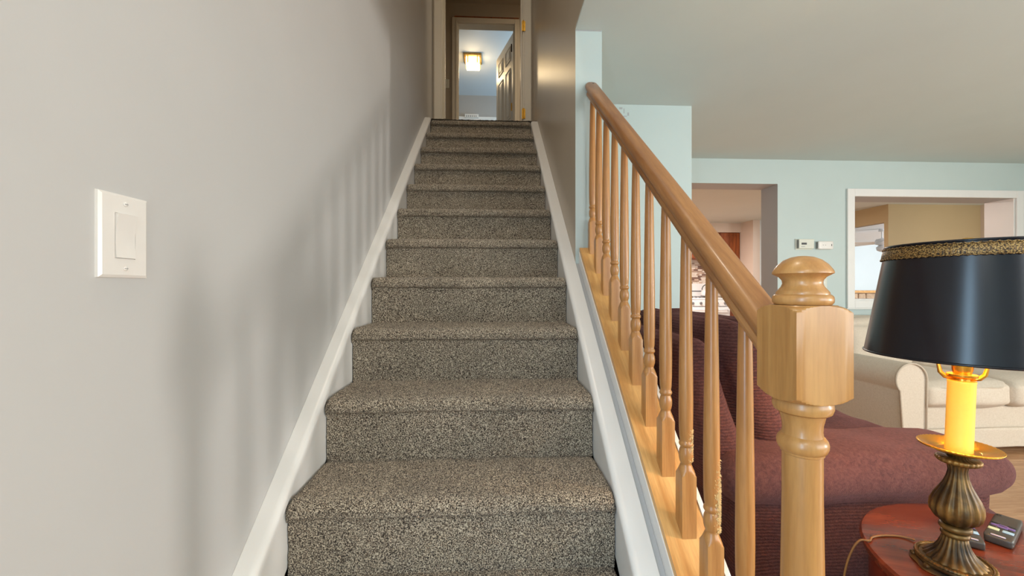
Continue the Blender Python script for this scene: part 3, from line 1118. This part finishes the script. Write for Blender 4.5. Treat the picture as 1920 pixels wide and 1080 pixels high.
# switch in upstairs hall
hs = empty('hall_switch', (-0.596, YH, UP + 1.247))
tag(hs, 'small ivory toggle switch beside the bedroom doorway upstairs', 'light switch')
box('plate', M['ivory'], -0.035, 0.035, -0.006, 0, -0.057, 0.057, hs, bevel=0.003)
box('toggle', M['white'], -0.005, 0.005, -0.016, -0.006, -0.008, 0.012, hs)

# thermostat, detector and switch on the back wall
p1, p2 = pix(1489.5, 448, 'y', YB), pix(1523, 468.5, 'y', YB)
th = empty('thermostat', ((p1[0] + p2[0]) / 2, YB, (p1[2] + p2[2]) / 2))
tag(th, 'ivory thermostat with a small display on the teal wall', 'thermostat')
w_, h_ = (p2[0] - p1[0]) / 2 * 0.94, (p1[2] - p2[2]) / 2
box('backplate', M['ivory'], -w_, w_, -0.006, 0, -h_, h_, th)
tbod = box('body', M['ivory'], -w_ + 0.012, w_ - 0.004, -0.034, -0.0062, -h_ + 0.008, h_ - 0.004, th, bevel=0.004)
box('side_slot', M['greyp'], -w_ + 0.0115, -w_ + 0.0118, -0.030, -0.010, -h_ + 0.014, h_ - 0.012, th)
box('display', M['dark'], -0.044, 0.004, -0.0352, -0.0338, -0.006, 0.012, th)
for i in range(3):
    box('button', M['greyp'], -0.045 + i * 0.012, -0.038 + i * 0.012, -0.0355, -0.0338, -0.026, -0.021, th)
p1, p2 = pix(1528, 452.5, 'y', YB), pix(1558.5, 468, 'y', YB)
de = empty('gas_detector', ((p1[0] + p2[0]) / 2, YB, (p1[2] + p2[2]) / 2))
tag(de, 'small white rounded wall sensor right of the thermostat', 'sensor')
w_, h_ = (p2[0] - p1[0]) / 2 * 0.92, (p1[2] - p2[2]) / 2
MB().rbox((0, -0.017, 0), (w_, 0.017, h_), 0.008, 8).build('body', M['white'], de, True)
box('end_grille', M['greyp'], -w_ - 0.0006, -w_ + 0.002, -0.027, -0.008, -h_ + 0.008, h_ - 0.008, de)
for xx in (-0.03, -0.008):
    box('indicator', M['greyp'], xx, xx + 0.006, -0.0348, -0.0335, -0.002, 0.003, de)
box('test_button', M['dark'], w_ - 0.022, w_ - 0.016, -0.0348, -0.0335, -0.008, 0.009, de)
p1 = pix(1543, 530, 'y', YB)
ps = empty('wall_switch', (p1[0], YB, p1[2]))
tag(ps, 'pale wall switch on the teal wall, mostly behind the newel cap', 'light switch')
box('plate', M['ivory'], -0.035, 0.035, -0.006, 0, -0.057, 0.057, ps, bevel=0.003)
box('toggle', M['white'], -0.005, 0.005, -0.014, -0.006, -0.008, 0.01, ps)

# ------------------------------------------------------------------ plum armchair behind the railing (faces +X)
ch = empty('armchair', (1.1, 1.6, 0))
tag(ch, 'plum chenille overstuffed armchair backing onto the stair railing', 'armchair')
CO = np.array((1.1, 1.6, 0))
def leanmap(t):
    c_, s_ = cos(t), sin(t)
    return lambda o: (o[0] * c_ - o[2] * s_, o[1], o[0] * s_ + o[2] * c_)
def soft(name, c, h, r, mat, parent=ch, org=CO, n=14, bulge=(0, 0, 0), lean=0, wr=0.004, seed=1, fn=None):
    mb = MB().rbox(np.array(c) - org, h, r, n, bulge, fn or (leanmap(lean) if lean else None), wr=wr, seed=seed)
    return mb.build(name, mat, parent, True)
LEAN = radians(18)
soft('base', (1.13, 1.62, 0.24), (0.42, 0.50, 0.19), 0.04, M['plum_flat'], n=12)
soft('back_shell', (0.70, 1.60, 0.565), (0.062, 0.47, 0.395), 0.055, M['plum'], lean=LEAN, bulge=(0.02, 0, 0.0), seed=2)
bc = soft('back_cushion', (0.845, 1.60, 0.675), (0.085, 0.41, 0.315), 0.08, M['plum'], lean=LEAN, bulge=(0.045, 0.02, 0.02), seed=3, n=18, wr=0.006)
hc = soft('head_cushion', (0.90, 1.60, 0.755), (0.07, 0.395, 0.235), 0.065, M['plum'], lean=LEAN, bulge=(0.04, 0.015, 0.02), seed=4, n=18, wr=0.006)
# piping along the near side of the cushions
def piping(parent, cx, cz, hx, hy, hz, dx):
    pts = []
    lm = leanmap(LEAN)
    for i in range(40):
        t = 2 * pi * i / 40
        yy = np.sign(cos(t)) * abs(cos(t)) ** 0.35 * hy
        zz = np.sign(sin(t)) * abs(sin(t)) ** 0.35 * hz
        p = lm((dx, yy, zz))
        pts.append((cx - CO[0] + p[0], 1.60 - CO[1] + p[1], cz + p[2]))
    MB().tube(pts, 0.006, 8, True).build('piping', M['plum_flat'], parent, True)
piping(hc, 0.90, 0.755, 0, 0.398, 0.238, 0.035)
piping(bc, 0.845, 0.675, 0, 0.415, 0.318, 0.03)
soft('seat_cushion', (1.26, 1.63, 0.45), (0.34, 0.31, 0.085), 0.07, M['plum'], bulge=(0, 0, 0.03), seed=5)
soft('footrest', (1.57, 1.63, 0.25), (0.05, 0.31, 0.16), 0.04, M['plum'], seed=6)
for (yc, sd) in ((1.185, 7), (2.075, 8)):
    ap = soft('arm_panel', (1.08, yc, 0.29), (0.39, 0.105, 0.25), 0.045, M['plum'], seed=sd)
    soft('arm_pillow', (1.075, yc, 0.556), (0.43, 0.14, 0.062), 0.06, M['plum_flat'], bulge=(0, 0, 0.02), seed=sd + 4, n=18, wr=0.006)
for xx in (0.80, 1.48):
    for yy in (1.18, 2.08):
        MB().lathe([(0.022, 0), (0.026, 0.05)], 14, (xx - CO[0], yy - CO[1], 0.0)).build('leg', M['dark'], ch)

# ------------------------------------------------------------------ cream sofa against the back wall (faces -Y)
so = empty('sofa', (3.7, 2.95, 0))
tag(so, 'cream upholstered sofa with rolled arms under the pass-through', 'sofa')
SO = np.array((3.7, 2.95, 0))
X0s, X1s = 2.60, 4.85
YF, YK = 2.47, 3.43
def ssoft(name, c, h, r, mat=M['cream'], parent=so, n=12, bulge=(0, 0, 0), wr=0.003, seed=1, fn=None):
    return soft(name, c, h, r, mat, parent, SO, n, bulge, 0, wr, seed, fn)
ssoft('base', ((X0s + X1s) / 2, (YF + YK) / 2 + 0.01, 0.18), ((X1s - X0s) / 2 - 0.1, (YK - YF) / 2 - 0.03, 0.13), 0.02)
ssoft('skirt_band', ((X0s + X1s) / 2, YF + 0.02, 0.105), ((X1s - X0s) / 2 - 0.19, 0.012, 0.065), 0.01)
for xc, nm in ((X0s + 0.1, 0), (X1s - 0.1, 1)):
    sg = 1 if nm == 0 else -1
    # rolled arm: profile in XZ extruded along Y
    pr = []
    R = 0.105
    zc = 0.505
    for i in range(25):
        t = radians(-62) + (radians(242) + radians(0)) * i / 24
        pr.append((-(R) * cos(t) * 1.0 + 0.0, zc + R * sin(t)))
    # pr runs from inner... build closed outline: outer roll then straight panel
    out = [(-0.052, 0.05)]
    for i in range(25):
        t = radians(222) - radians(222 - 0) * i / 24
        out.append((R * cos(t) + 0.0, zc + R * sin(t)))
    out += [(0.098, 0.05)]
    out = [(sg * a, b) for a, b in out]
    arm = MB().prism([(xc + a - SO[0], b) for a, b in out], 'y', YF - 0.02 - SO[1], YK - SO[1]).build('arm', M['cream'], so, True, 40, bevel=0.006)
    pt = [(xc + a - SO[0], YF - 0.026 - SO[1], b) for a, b in out]
    MB().tube(pt, 0.006, 8).build('piping', M['cream_piping'], arm, True)
cw = (X1s - X0s - 0.42) / 3
for i in range(3):
    cx = X0s + 0.21 + cw * (i + 0.5)
    sc_ = ssoft('seat_cushion', (cx, YF + 0.36, 0.395), (cw / 2 - 0.004, 0.38, 0.075), 0.04, n=16, bulge=(0, 0.01, 0.035), seed=20 + i, wr=0.005)
    pts = []
    for j in range(28):
        t = 2 * pi * j / 28
        pts.append((cx - SO[0] + np.sign(cos(t)) * abs(cos(t)) ** 0.3 * (cw / 2 - 0.006), YF + 0.36 - SO[1] + np.sign(sin(t)) * abs(sin(t)) ** 0.3 * 0.382, 0.445))
    MB().tube(pts, 0.005, 6, True).build('piping', M['cream_piping'], sc_, True)
    ssoft('back_cushion', (cx, YK - 0.27, 0.63), (cw / 2 - 0.004, 0.11, 0.20), 0.09, n=14, bulge=(0, 0.04, 0.03), seed=30 + i, wr=0.006)
ssoft('back_frame', ((X0s + X1s) / 2, YK - 0.08, 0.46), ((X1s - X0s) / 2 - 0.06, 0.08, 0.40), 0.06, n=14, wr=0.004)
for xx in (X0s + 0.09, X1s - 0.09):
    for yy in (YF + 0.06, YK - 0.06):
        MB().lathe([(0.02, 0), (0.028, 0.05)], 12, (xx - SO[0], yy - SO[1], 0)).build('foot', M['dark'], so)

# ------------------------------------------------------------------ round drum end table
TX, TY, TR, TZ = 1.092, 0.717, 0.291, 0.528
tb_ = empty('end_table', (TX, TY, 0))
tag(tb_, 'round cherry-red drum end table beside the newel post', 'table')
MB().lathe([(TR - 0.012, TZ - 0.026), (TR - 0.003, TZ - 0.022), (TR, TZ - 0.014), (TR, TZ - 0.006), (TR - 0.004, TZ - 0.001), (TR - 0.010, TZ)], 96).build('table_top', M['cherry'], tb_, True, 30)
M['cherry_side'] = wood('cherry_table_side_wood', srgb(84, 24, 12), srgb(122, 44, 22), (8, 8, 1.2), rough=0.28, coat=0.2)
MB().lathe([(TR - 0.03, 0.06), (TR - 0.016, 0.065), (TR - 0.016, TZ - 0.0265)], 96).build('drum_body', M['cherry_side'], tb_, True, 30)
MB().lathe([(TR - 0.02, 0.0), (TR - 0.005, 0.005), (TR - 0.005, 0.05), (TR - 0.02, 0.0595)], 96).build('plinth', M['cherry_side'], tb_, True, 30)

# ------------------------------------------------------------------ table lamp
LX, LY = 0.934, 0.763
la = empty('table_lamp', (LX, LY, TZ))
tag(la, 'antique brass candlestick lamp with a black shade on the round table', 'lamp')
LN = 0.045      # the stem leans slightly
lean_on = 0.05
def lz(prof): return prof
class LB(MB):
    def build(self, *a, **k):
        out = []
        for (x, y, z) in self.v:
            s_ = LN * max(0.0, z - lean_on)
            out.append((x + s_ * cos(YAW), y - s_ * sin(YAW), z))
        self.v = out
        return MB.build(self, *a, **k)
def fl_(n, a, ph=0): return lambda r, z, t: (r * (1 + a * cos(n * t + ph)), z)
# scalloped foot
def footfn(r, z, t):
    return (r * (1 + 0.035 * cos(8 * t) * (1 if z < 0.012 else 0)), z + (0.004 * (0.5 - 0.5 * cos(8 * t)) if z < 0.002 else 0))
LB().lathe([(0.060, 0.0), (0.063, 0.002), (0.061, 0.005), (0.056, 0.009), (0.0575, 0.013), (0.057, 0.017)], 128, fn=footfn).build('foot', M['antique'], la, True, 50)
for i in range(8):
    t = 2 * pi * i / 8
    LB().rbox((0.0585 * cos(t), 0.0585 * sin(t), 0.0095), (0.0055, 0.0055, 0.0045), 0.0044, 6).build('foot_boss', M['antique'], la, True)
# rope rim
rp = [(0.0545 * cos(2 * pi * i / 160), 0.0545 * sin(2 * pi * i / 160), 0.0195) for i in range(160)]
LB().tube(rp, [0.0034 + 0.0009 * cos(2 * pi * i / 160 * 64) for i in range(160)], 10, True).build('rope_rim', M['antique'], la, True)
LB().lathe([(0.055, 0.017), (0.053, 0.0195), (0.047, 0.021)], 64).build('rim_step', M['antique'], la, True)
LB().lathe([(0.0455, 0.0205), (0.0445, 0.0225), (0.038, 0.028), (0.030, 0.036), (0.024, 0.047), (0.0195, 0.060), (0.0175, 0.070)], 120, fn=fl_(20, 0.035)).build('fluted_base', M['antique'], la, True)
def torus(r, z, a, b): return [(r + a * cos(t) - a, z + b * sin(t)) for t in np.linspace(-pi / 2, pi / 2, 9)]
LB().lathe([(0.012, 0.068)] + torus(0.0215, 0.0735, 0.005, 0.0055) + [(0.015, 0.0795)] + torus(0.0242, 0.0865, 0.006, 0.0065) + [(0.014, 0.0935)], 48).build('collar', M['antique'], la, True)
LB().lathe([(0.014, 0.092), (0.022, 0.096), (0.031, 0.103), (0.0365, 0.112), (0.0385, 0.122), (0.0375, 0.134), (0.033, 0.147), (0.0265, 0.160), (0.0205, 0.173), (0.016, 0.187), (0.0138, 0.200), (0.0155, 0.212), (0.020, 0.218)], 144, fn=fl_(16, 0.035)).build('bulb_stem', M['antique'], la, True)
def crownfn(r, z, t): return (r * (1 + 0.02 * cos(24 * t)), z)
LB().lathe([(0.016, 0.214), (0.028, 0.216), (0.0325, 0.220), (0.0328, 0.225), (0.029, 0.227), (0.018, 0.229), (0.016, 0.236)], 144, fn=crownfn).build('crown', M['antique'], la, True)
LB().lathe([(0.014, 0.234), (0.026, 0.2355), (0.040, 0.240), (0.052, 0.246), (0.0595, 0.248), (0.0600, 0.2505), (0.0585, 0.252), (0.050, 0.250), (0.040, 0.2455), (0.032, 0.2425), (0.031, 0.241), (0.012, 0.241)], 96).build('drip_plate', M['brass'], la, True, 50)
rp = [(0.0598 * cos(2 * pi * i / 192), 0.0598 * sin(2 * pi * i / 192), 0.2505) for i in range(192)]
LB().tube(rp, [0.0014 + 0.0004 * cos(2 * pi * i / 192 * 48) for i in range(192)], 8, True).build('plate_rim', M['brass'], la, True)
LB().lathe([(0.0202, 0.2412), (0.0202, 0.378), (0.0208, 0.379), (0.0208, 0.3825), (0.015, 0.383)], 48).build('candle_sleeve', M['lampglow'], la, True, 40)
LB().lathe([(0.012, 0.3832), (0.012, 0.387), (0.022, 0.392), (0.0225, 0.396), (0.013, 0.398), (0.015, 0.404), (0.0165, 0.43), (0.0165, 0.452), (0.012, 0.455)], 32).build('socket', M['brass'], la, True, 50)
# harp: two arms rising round the bulb
for sgn in (-1, 1):
    pts = [(0.010 * sgn, 0, 0.386), (0.024 * sgn, 0, 0.389), (0.031 * sgn, 0, 0.397), (0.034 * sgn, 0, 0.412), (0.042 * sgn, 0, 0.46), (0.048 * sgn, 0, 0.52), (0.046 * sgn, 0, 0.58), (0.034 * sgn, 0, 0.625), (0.012 * sgn, 0, 0.642), (0.0, 0, 0.643)]
    rr = [0.004, 0.0045, 0.004, 0.003] + [0.0018] * 6
    rot = radians(-38)
    pts = [(x * cos(rot) - y * sin(rot), x * sin(rot) + y * cos(rot), z) for x, y, z in pts]
    LB().tube(pts, rr, 10).build('harp', M['brass'], la, True)
M['bulb'] = plain('lit_bulb', (1, 0.8, 0.5), 0.4, 0, (1.0, 0.70, 0.36), 230.0)
LB().lathe([(0.013, 0.4555), (0.016, 0.468), (0.026, 0.49), (0.030, 0.51), (0.027, 0.53), (0.016, 0.545), (0.003, 0.549)], 32).build('bulb', M['bulb'], la, True)
# shade
SB, ST = 0.433, 0.6575
RB, RT = 0.151, 0.123
def shade_wall():
    mb = LB()
    prof = [(RB + (RT - RB) * t, SB + (ST - SB) * t) for t in np.linspace(0, 1, 9)]
    mb.lathe(prof, 128, cap=False)
    mb.lathe([(r - 0.0016, z) for r, z in prof[::-1]], 128, cap=False, mi=1)
    return mb
shd = shade_wall().build('shade', [M['shade'], M['shade_in']], la, True)
for (r, z) in ((RB, SB), (RT, ST)):
    LB().tube([(r * cos(2 * pi * i / 96), r * sin(2 * pi * i / 96), z) for i in range(96)], 0.0024, 8, True).build('rim_wire', M['shade'], shd, True)
mb = LB()
f_ = lambda z: RB + (RT - RB) * (z - SB) / (ST - SB)
zb0, zb1 = ST - 0.0275, ST - 0.004
mb.lathe([(f_(zb0) + 0.0005, zb0), (f_(zb0) + 0.0022, zb0 + 0.002), (f_((zb0 + zb1) / 2) + 0.0026, (zb0 + zb1) / 2), (f_(zb1) + 0.0022, zb1 - 0.002), (f_(zb1) + 0.0005, zb1)], 360, cap=False, fn=lambda r, z, t: (r + 0.0005 * cos(120 * t), z))
for zz in (zb0 + 0.001, zb1 - 0.001):
    mb.tube([((f_(zz) + 0.0028) * cos(2 * pi * i / 300), (f_(zz) + 0.0028) * sin(2 * pi * i / 300), zz + 0.0012 * cos(2 * pi * i / 300 * 75)) for i in range(300)], 0.0013, 6, True)
mb.build('gold_braid', M['braid'], shd, True)
# spider fitting and finial
mb = LB()
for i in range(3):
    t = 2 * pi * i / 3 + 0.4
    mb.tube([(0.006 * cos(t), 0.006 * sin(t), 0.645), (RT * 0.5 * cos(t), RT * 0.5 * sin(t), 0.646), ((RT - 0.001) * cos(t), (RT - 0.001) * sin(t), ST - 0.001)], 0.0016, 8)
mb.build('spider', M['brass'], shd, True)
LB().lathe([(0.006, 0.643), (0.011, 0.646), (0.012, 0.650), (0.006, 0.654), (0.006, 0.660), (0.013, 0.664), (0.0135, 0.668), (0.008, 0.671), (0.002, 0.672)], 24).build('finial', M['brass'], la, True)
# cord
def on_table(px, py, h=0.0025):
    q = pix(px, py, 'z', TZ)
    return (q[0] - LX, q[1] - LY, h)
e_ = np.array(on_table(1616, 1013))
cdir = np.array((e_[0] - (TX - LX), e_[1] - (TY - LY)))
cdir = cdir / np.linalg.norm(cdir)
edge = np.array((TX - LX, TY - LY)) + cdir * TR
def E(d, z): return (edge[0] + cdir[0] * d, edge[1] + cdir[1] * d, z)
cpts = [on_table(1716, 1016, 0.004), on_table(1690, 1008), on_table(1660, 1006), on_table(1636, 1009), E(-0.008, 0.003), E(0.006, 0.001), E(0.014, -0.008), E(0.022, -0.025), E(0.032, -0.06), E(0.04, -0.12), E(0.046, -0.25), E(0.05, -0.40), E(0.08, -0.52)]
cu = []
for i in range(len(cpts) - 1):
    p0, p1_, p2_, p3 = [np.array(cpts[min(max(i + d, 0), len(cpts) - 1)]) for d in (-1, 0, 1, 2)]
    for t in np.linspace(0, 1, 6, endpoint=False):
        cu.append(0.5 * ((2 * p1_) + (-p0 + p2_) * t + (2 * p0 - 5 * p1_ + 4 * p2_ - p3) * t * t + (-p0 + 3 * p1_ - 3 * p2_ + p3) * t ** 3))
cu.append(np.array(cpts[-1]))
M['cord'] = plain('brown_gold_cord', srgb(136, 92, 44), 0.45)
MB().tube(cu, 0.0022, 8).build('power_cord', M['cord'], la, True)

# ------------------------------------------------------------------ remote controls on the table
M['remote'] = plain('dark_grey_plastic', srgb(66, 60, 54), 0.42)
M['purple'] = plain('purple_button', srgb(110, 88, 150), 0.4)
M['btn_l'] = plain('pale_button', srgb(196, 206, 170), 0.4)
M['btn_b'] = plain('pale_blue_button', srgb(160, 190, 210), 0.4)
M['silver'] = plain('silver_badge', srgb(190, 180, 190), 0.3)
def remote(label, loc, rz, L=0.15, Wd=0.044):
    r = empty('remote_control', loc, rz)
    tag(r, label, 'remote control', 'remote controls on the round table')
    MB().rbox((0, L / 2, 0.010), (Wd / 2, L / 2, 0.0098), 0.006, 10).build('case', M['remote'], r, True)
    def btn(x, y, w, d, mat, nm='button'):
        MB().rbox((x, y, 0.0205), (w / 2, d / 2, 0.0014), 0.0012, 6).build(nm, mat, r, True)
    btn(0, -0.0002 + 0.004, 0.022, 0.004, M['silver'], 'badge')
    b0 = 0.045
    for (x, m_) in ((-0.0105, M['btn_l']), (0.0105, M['btn_b'])):
        btn(x, b0 - 0.009, 0.017, 0.0045, m_)
        btn(x, b0 - 0.002, 0.017, 0.004, m_)
    for x in (-0.013, 0.0, 0.013):
        btn(x, b0 + 0.007, 0.009, 0.004, M['dark'])
    btn(0, b0 + 0.020, 0.036, 0.008, M['purple'], 'navigation_pad')
    btn(0, b0 + 0.020, 0.016, 0.017, M['purple'], 'navigation_pad')
    for x in (-0.012, 0.012):
        btn(x, b0 + 0.034, 0.014, 0.003, M['dark'])
    btn(-0.013, L - 0.016, 0.008, 0.006, M['dark'], 'power_button')
    return r
remote('dark grey remote control with purple pad near the table edge', (1.115, 0.828, TZ), radians(-60))
remote('dark remote control half hidden behind the lamp base', (1.046, 0.822, TZ), radians(-40), 0.13)

# ------------------------------------------------------------------ kitchen things
st_ = empty('stove', (3.66, 6.92, 0))
tag(st_, 'white gas range seen through the kitchen opening', 'stove')
box('body', M['stove'], -0.38, 0.38, -0.30, 0.32, 0.06, 0.90, st_, bevel=0.006)
box('cooktop', M['stove'], -0.385, 0.385, -0.325, 0.32, 0.901, 0.925, st_, bevel=0.006)
cpn = box('control_panel', M['stove'], -0.38, 0.38, -0.335, -0.301, 0.79, 0.895, st_, bevel=0.006)
for i in range(5):
    k = MB().lathe([(0.022, 0), (0.022, 0.012), (0.016, 0.024), (0.003, 0.025)], 18).build('knob', M['steel'], cpn, True, 40)
    k.location = (-0.28 + i * 0.14, -0.335, 0.842)
    k.rotation_euler = (pi / 2, 0, 0)
od = box('oven_door', M['stove'], -0.37, 0.37, -0.33, -0.301, 0.24, 0.775, st_, bevel=0.006)
box('oven_window', M['steel'], -0.24, 0.24, -0.3325, -0.329, 0.38, 0.64, od)
MB().tube([(-0.32, -0.331, 0.73), (-0.32, -0.37, 0.73), (0.32, -0.37, 0.73), (0.32, -0.331, 0.73)], 0.011, 8).build('handle', M['stove'], od, True)
box('storage_drawer', M['stove'], -0.37, 0.37, -0.325, -0.301, 0.08, 0.225, st_, bevel=0.006)
bg = box('backguard', M['stove'], -0.38, 0.38, 0.22, 0.32, 0.926, 1.18, st_, bevel=0.01)
box('clock_panel', M['steel'], -0.25, 0.25, 0.217, 0.2195, 1.03, 1.05, bg)
for ix in (-0.19, 0.19):
    for iy in (-0.17, 0.08):
        g = MB()
        for d in range(4):
            t = pi / 4 + d * pi / 2
            g.tube([(ix + 0.02 * cos(t), iy + 0.02 * sin(t), 0.95), (ix + 0.12 * cos(t), iy + 0.09 * sin(t), 0.95), (ix + 0.12 * cos(t), iy + 0.09 * sin(t), 0.926)], 0.006, 6)
        g.build('burner_grate', M['dark'], st_)
ke = empty('kettle', (3.83, 6.98, 0.957))
tag(ke, 'white kettle with a dark arched handle on the range', 'kettle')
MB().lathe([(0.08, 0.0), (0.095, 0.02), (0.09, 0.07), (0.06, 0.11), (0.03, 0.12), (0.004, 0.135)], 28).build('pot', M['stove'], ke, True, 40)
MB().tube([(0.08 * cos(t), 0, 0.10 + 0.10 * sin(t)) for t in np.linspace(0.1, pi - 0.1, 12)], 0.008, 8).build('handle', M['dark'], ke, True)
# mosaic backsplash, small tiles joined
tiles = {0: MB(), 1: MB(), 2: MB(), 3: MB()}
r_ = random.Random(3)
zt = 1.0
while zt < 1.56:
    xt = 2.6 + r_.uniform(-0.05, 0)
    while xt < 4.40:
        wdt = r_.choice([0.05, 0.08, 0.12])
        tiles[r_.choice([0, 0, 1, 1, 2, 3])].box(xt, min(xt + wdt - 0.004, 4.41), 7.238, 7.2495, zt, zt + 0.026)
        xt += wdt
    zt += 0.03
bs_cols = [srgb(226, 214, 200), srgb(176, 150, 130), srgb(120, 86, 70), srgb(204, 176, 156)]
allm = MB()
for i, t in tiles.items():
    allm.add(t.v, t.f, i)
bso = allm.build('mosaic_tiles', [plain('mosaic_tile_%s' % n_, c, 0.3) for n_, c in zip(('cream', 'taupe', 'brown', 'sand'), bs_cols)], bpy.data.objects['wall_kitchen_far'])
bso['kind'] = 'stuff'
def cabinet(label, x0, x1, z0, z1, nd):
    c = empty('wall_cabinet', ((x0 + x1) / 2, 7.249, z0))
    tag(c, label, 'cabinet', 'kitchen wall cabinets')
    hw_ = (x1 - x0) / 2
    box('carcass', M['cabinet'], -hw_, hw_, -0.31, 0, 0, z1 - z0, c)
    dw = 2 * hw_ / nd
    for i in range(nd):
        a = -hw_ + i * dw + 0.004
        d = box('door', M['cabinet'], a, a + dw - 0.008, -0.33, -0.3105, 0.01, z1 - z0 - 0.01, c, bevel=0.003)
        box('raised_panel', M['cabinet'], a + 0.06, a + dw - 0.068, -0.338, -0.3302, 0.07, z1 - z0 - 0.07, d, bevel=0.006)
        k = MB().lathe([(0.006, 0), (0.006, 0.01), (0.014, 0.018), (0.004, 0.026)], 14).build('knob', M['bronze'], d, True)
        k.location = (a + 0.03, -0.33, 0.08)
        k.rotation_euler = (pi / 2, 0, 0)
cabinet('brown oak wall cabinet under the soffit, at the kitchen corner', 4.05, 4.415, 1.40, 2.089, 1)
cabinet('brown oak wall cabinet above the white range', 3.28, 4.045, 1.62, 2.089, 2)
# counter right of the range
ct = empty('base_cabinet', (4.23, 6.95, 0))
tag(ct, 'base cabinet with pale worktop right of the range', 'cabinet')
box('carcass', M['cabinet'], -0.18, 0.185, -0.28, 0.295, 0.0, 0.87, ct)
box('worktop', M['ivory'], -0.18, 0.185, -0.31, 0.295, 0.871, 0.91, ct, bevel=0.004)

# ------------------------------------------------------------------ family room things
fan = empty('ceiling_fan', (7.62, 7.45, CEIL))
tag(fan, 'white ceiling fan in the bright room beyond the dining wall', 'ceiling fan')
MB().lathe([(0.05, 0.0), (0.055, -0.05), (0.012, -0.06), (0.012, -0.18), (0.09, -0.20), (0.11, -0.24), (0.10, -0.30), (0.05, -0.32)], 28).build('motor', M['stove'], fan, True, 40)
for i in range(5):
    t = 2 * pi * i / 5 + 0.35
    b = MB().box(0.12, 0.62, -0.065, 0.065, -0.004, 0.004).build('blade', M['stove'], fan, bevel=0.003)
    b.rotation_euler = (0.18, 0, t)
    b.location = (0, 0, -0.265)
MB().lathe([(0.05, -0.322), (0.09, -0.36), (0.08, -0.42), (0.03, -0.445), (0.003, -0.45)], 24).build('glass_bowl', M['stove'], fan, True)
fp_ = empty('fireplace', (8.7, 9.95, 0))
tag(fp_, 'stone-faced ledge with a wooden shelf on the far room wall', 'fireplace')
box('core', M['stone'], -2.2, 2.2, 0.0, 0.245, 0, 0.97, fp_)
box('mantel_shelf', M['plank'], -2.25, 2.25, -0.08, 0.245, 0.971, 1.035, fp_, bevel=0.005)
r_ = random.Random(9)
for zr in range(3):
    xx = -2.2
    while xx < 2.1:
        wd = r_.uniform(0.2, 0.42)
        hgt = 0.16
        MB().rbox((xx + wd / 2, -0.02, 0.88 - zr * 0.17), (wd / 2 - 0.008, 0.03, hgt / 2 - 0.006), 0.02, 4, wr=0.006, seed=int(xx * 100) % 97 + 200).build('stone', M['stone'], fp_, True)
        xx += wd

# ------------------------------------------------------------------ bedroom ceiling light
cl = empty('ceiling_light', (-0.317, 6.38, UCEIL - 0.001))
tag(cl, 'square gold-framed glass ceiling light glowing in the bedroom', 'ceiling light')
M['glow'] = plain('glowing_frosted_glass', (1, 0.9, 0.7), 0.4, 0, (1.0, 0.74, 0.40), 6.0)
M['gold'] = plain('gold_leaf', srgb(190, 150, 80), 0.4, 0.5, vs=90, var=0.3)
M['amber'] = plain('amber_glass_side', srgb(214, 180, 120), 0.2, 0, srgb(255, 190, 90), 0.5)
box('canopy', M['gold'], -0.14, 0.14, -0.14, 0.14, -0.035, 0, cl, bevel=0.006)
box('glass_diffuser', M['glow'], -0.105, 0.105, -0.105, 0.105, -0.155, -0.036, cl, bevel=0.01)
for i in range(4):
    t = i * pi / 2
    b = MB().box(-0.135, 0.135, -0.004, 0.004, -0.14, -0.036).build('side_glass', None if False else M['amber'], cl)
    b.scale = (0.25, 1, 1)
    b.location = (0.13 * cos(t + pi / 4) * 1.0, 0.13 * sin(t + pi / 4), 0)
    b.rotation_euler = (0, 0, t + pi / 4 + pi / 2)
bl_ = bpy.data.lights.new('bedroom_bulb', 'POINT')
bl_.energy = 7
bl_.color = (1.0, 0.74, 0.42)
bl_.shadow_soft_size = 0.08
bo = bpy.data.objects.new('bedroom_bulb', bl_)
bo.location = (0, 0, -0.26)
COL.objects.link(bo)
bo.parent = cl
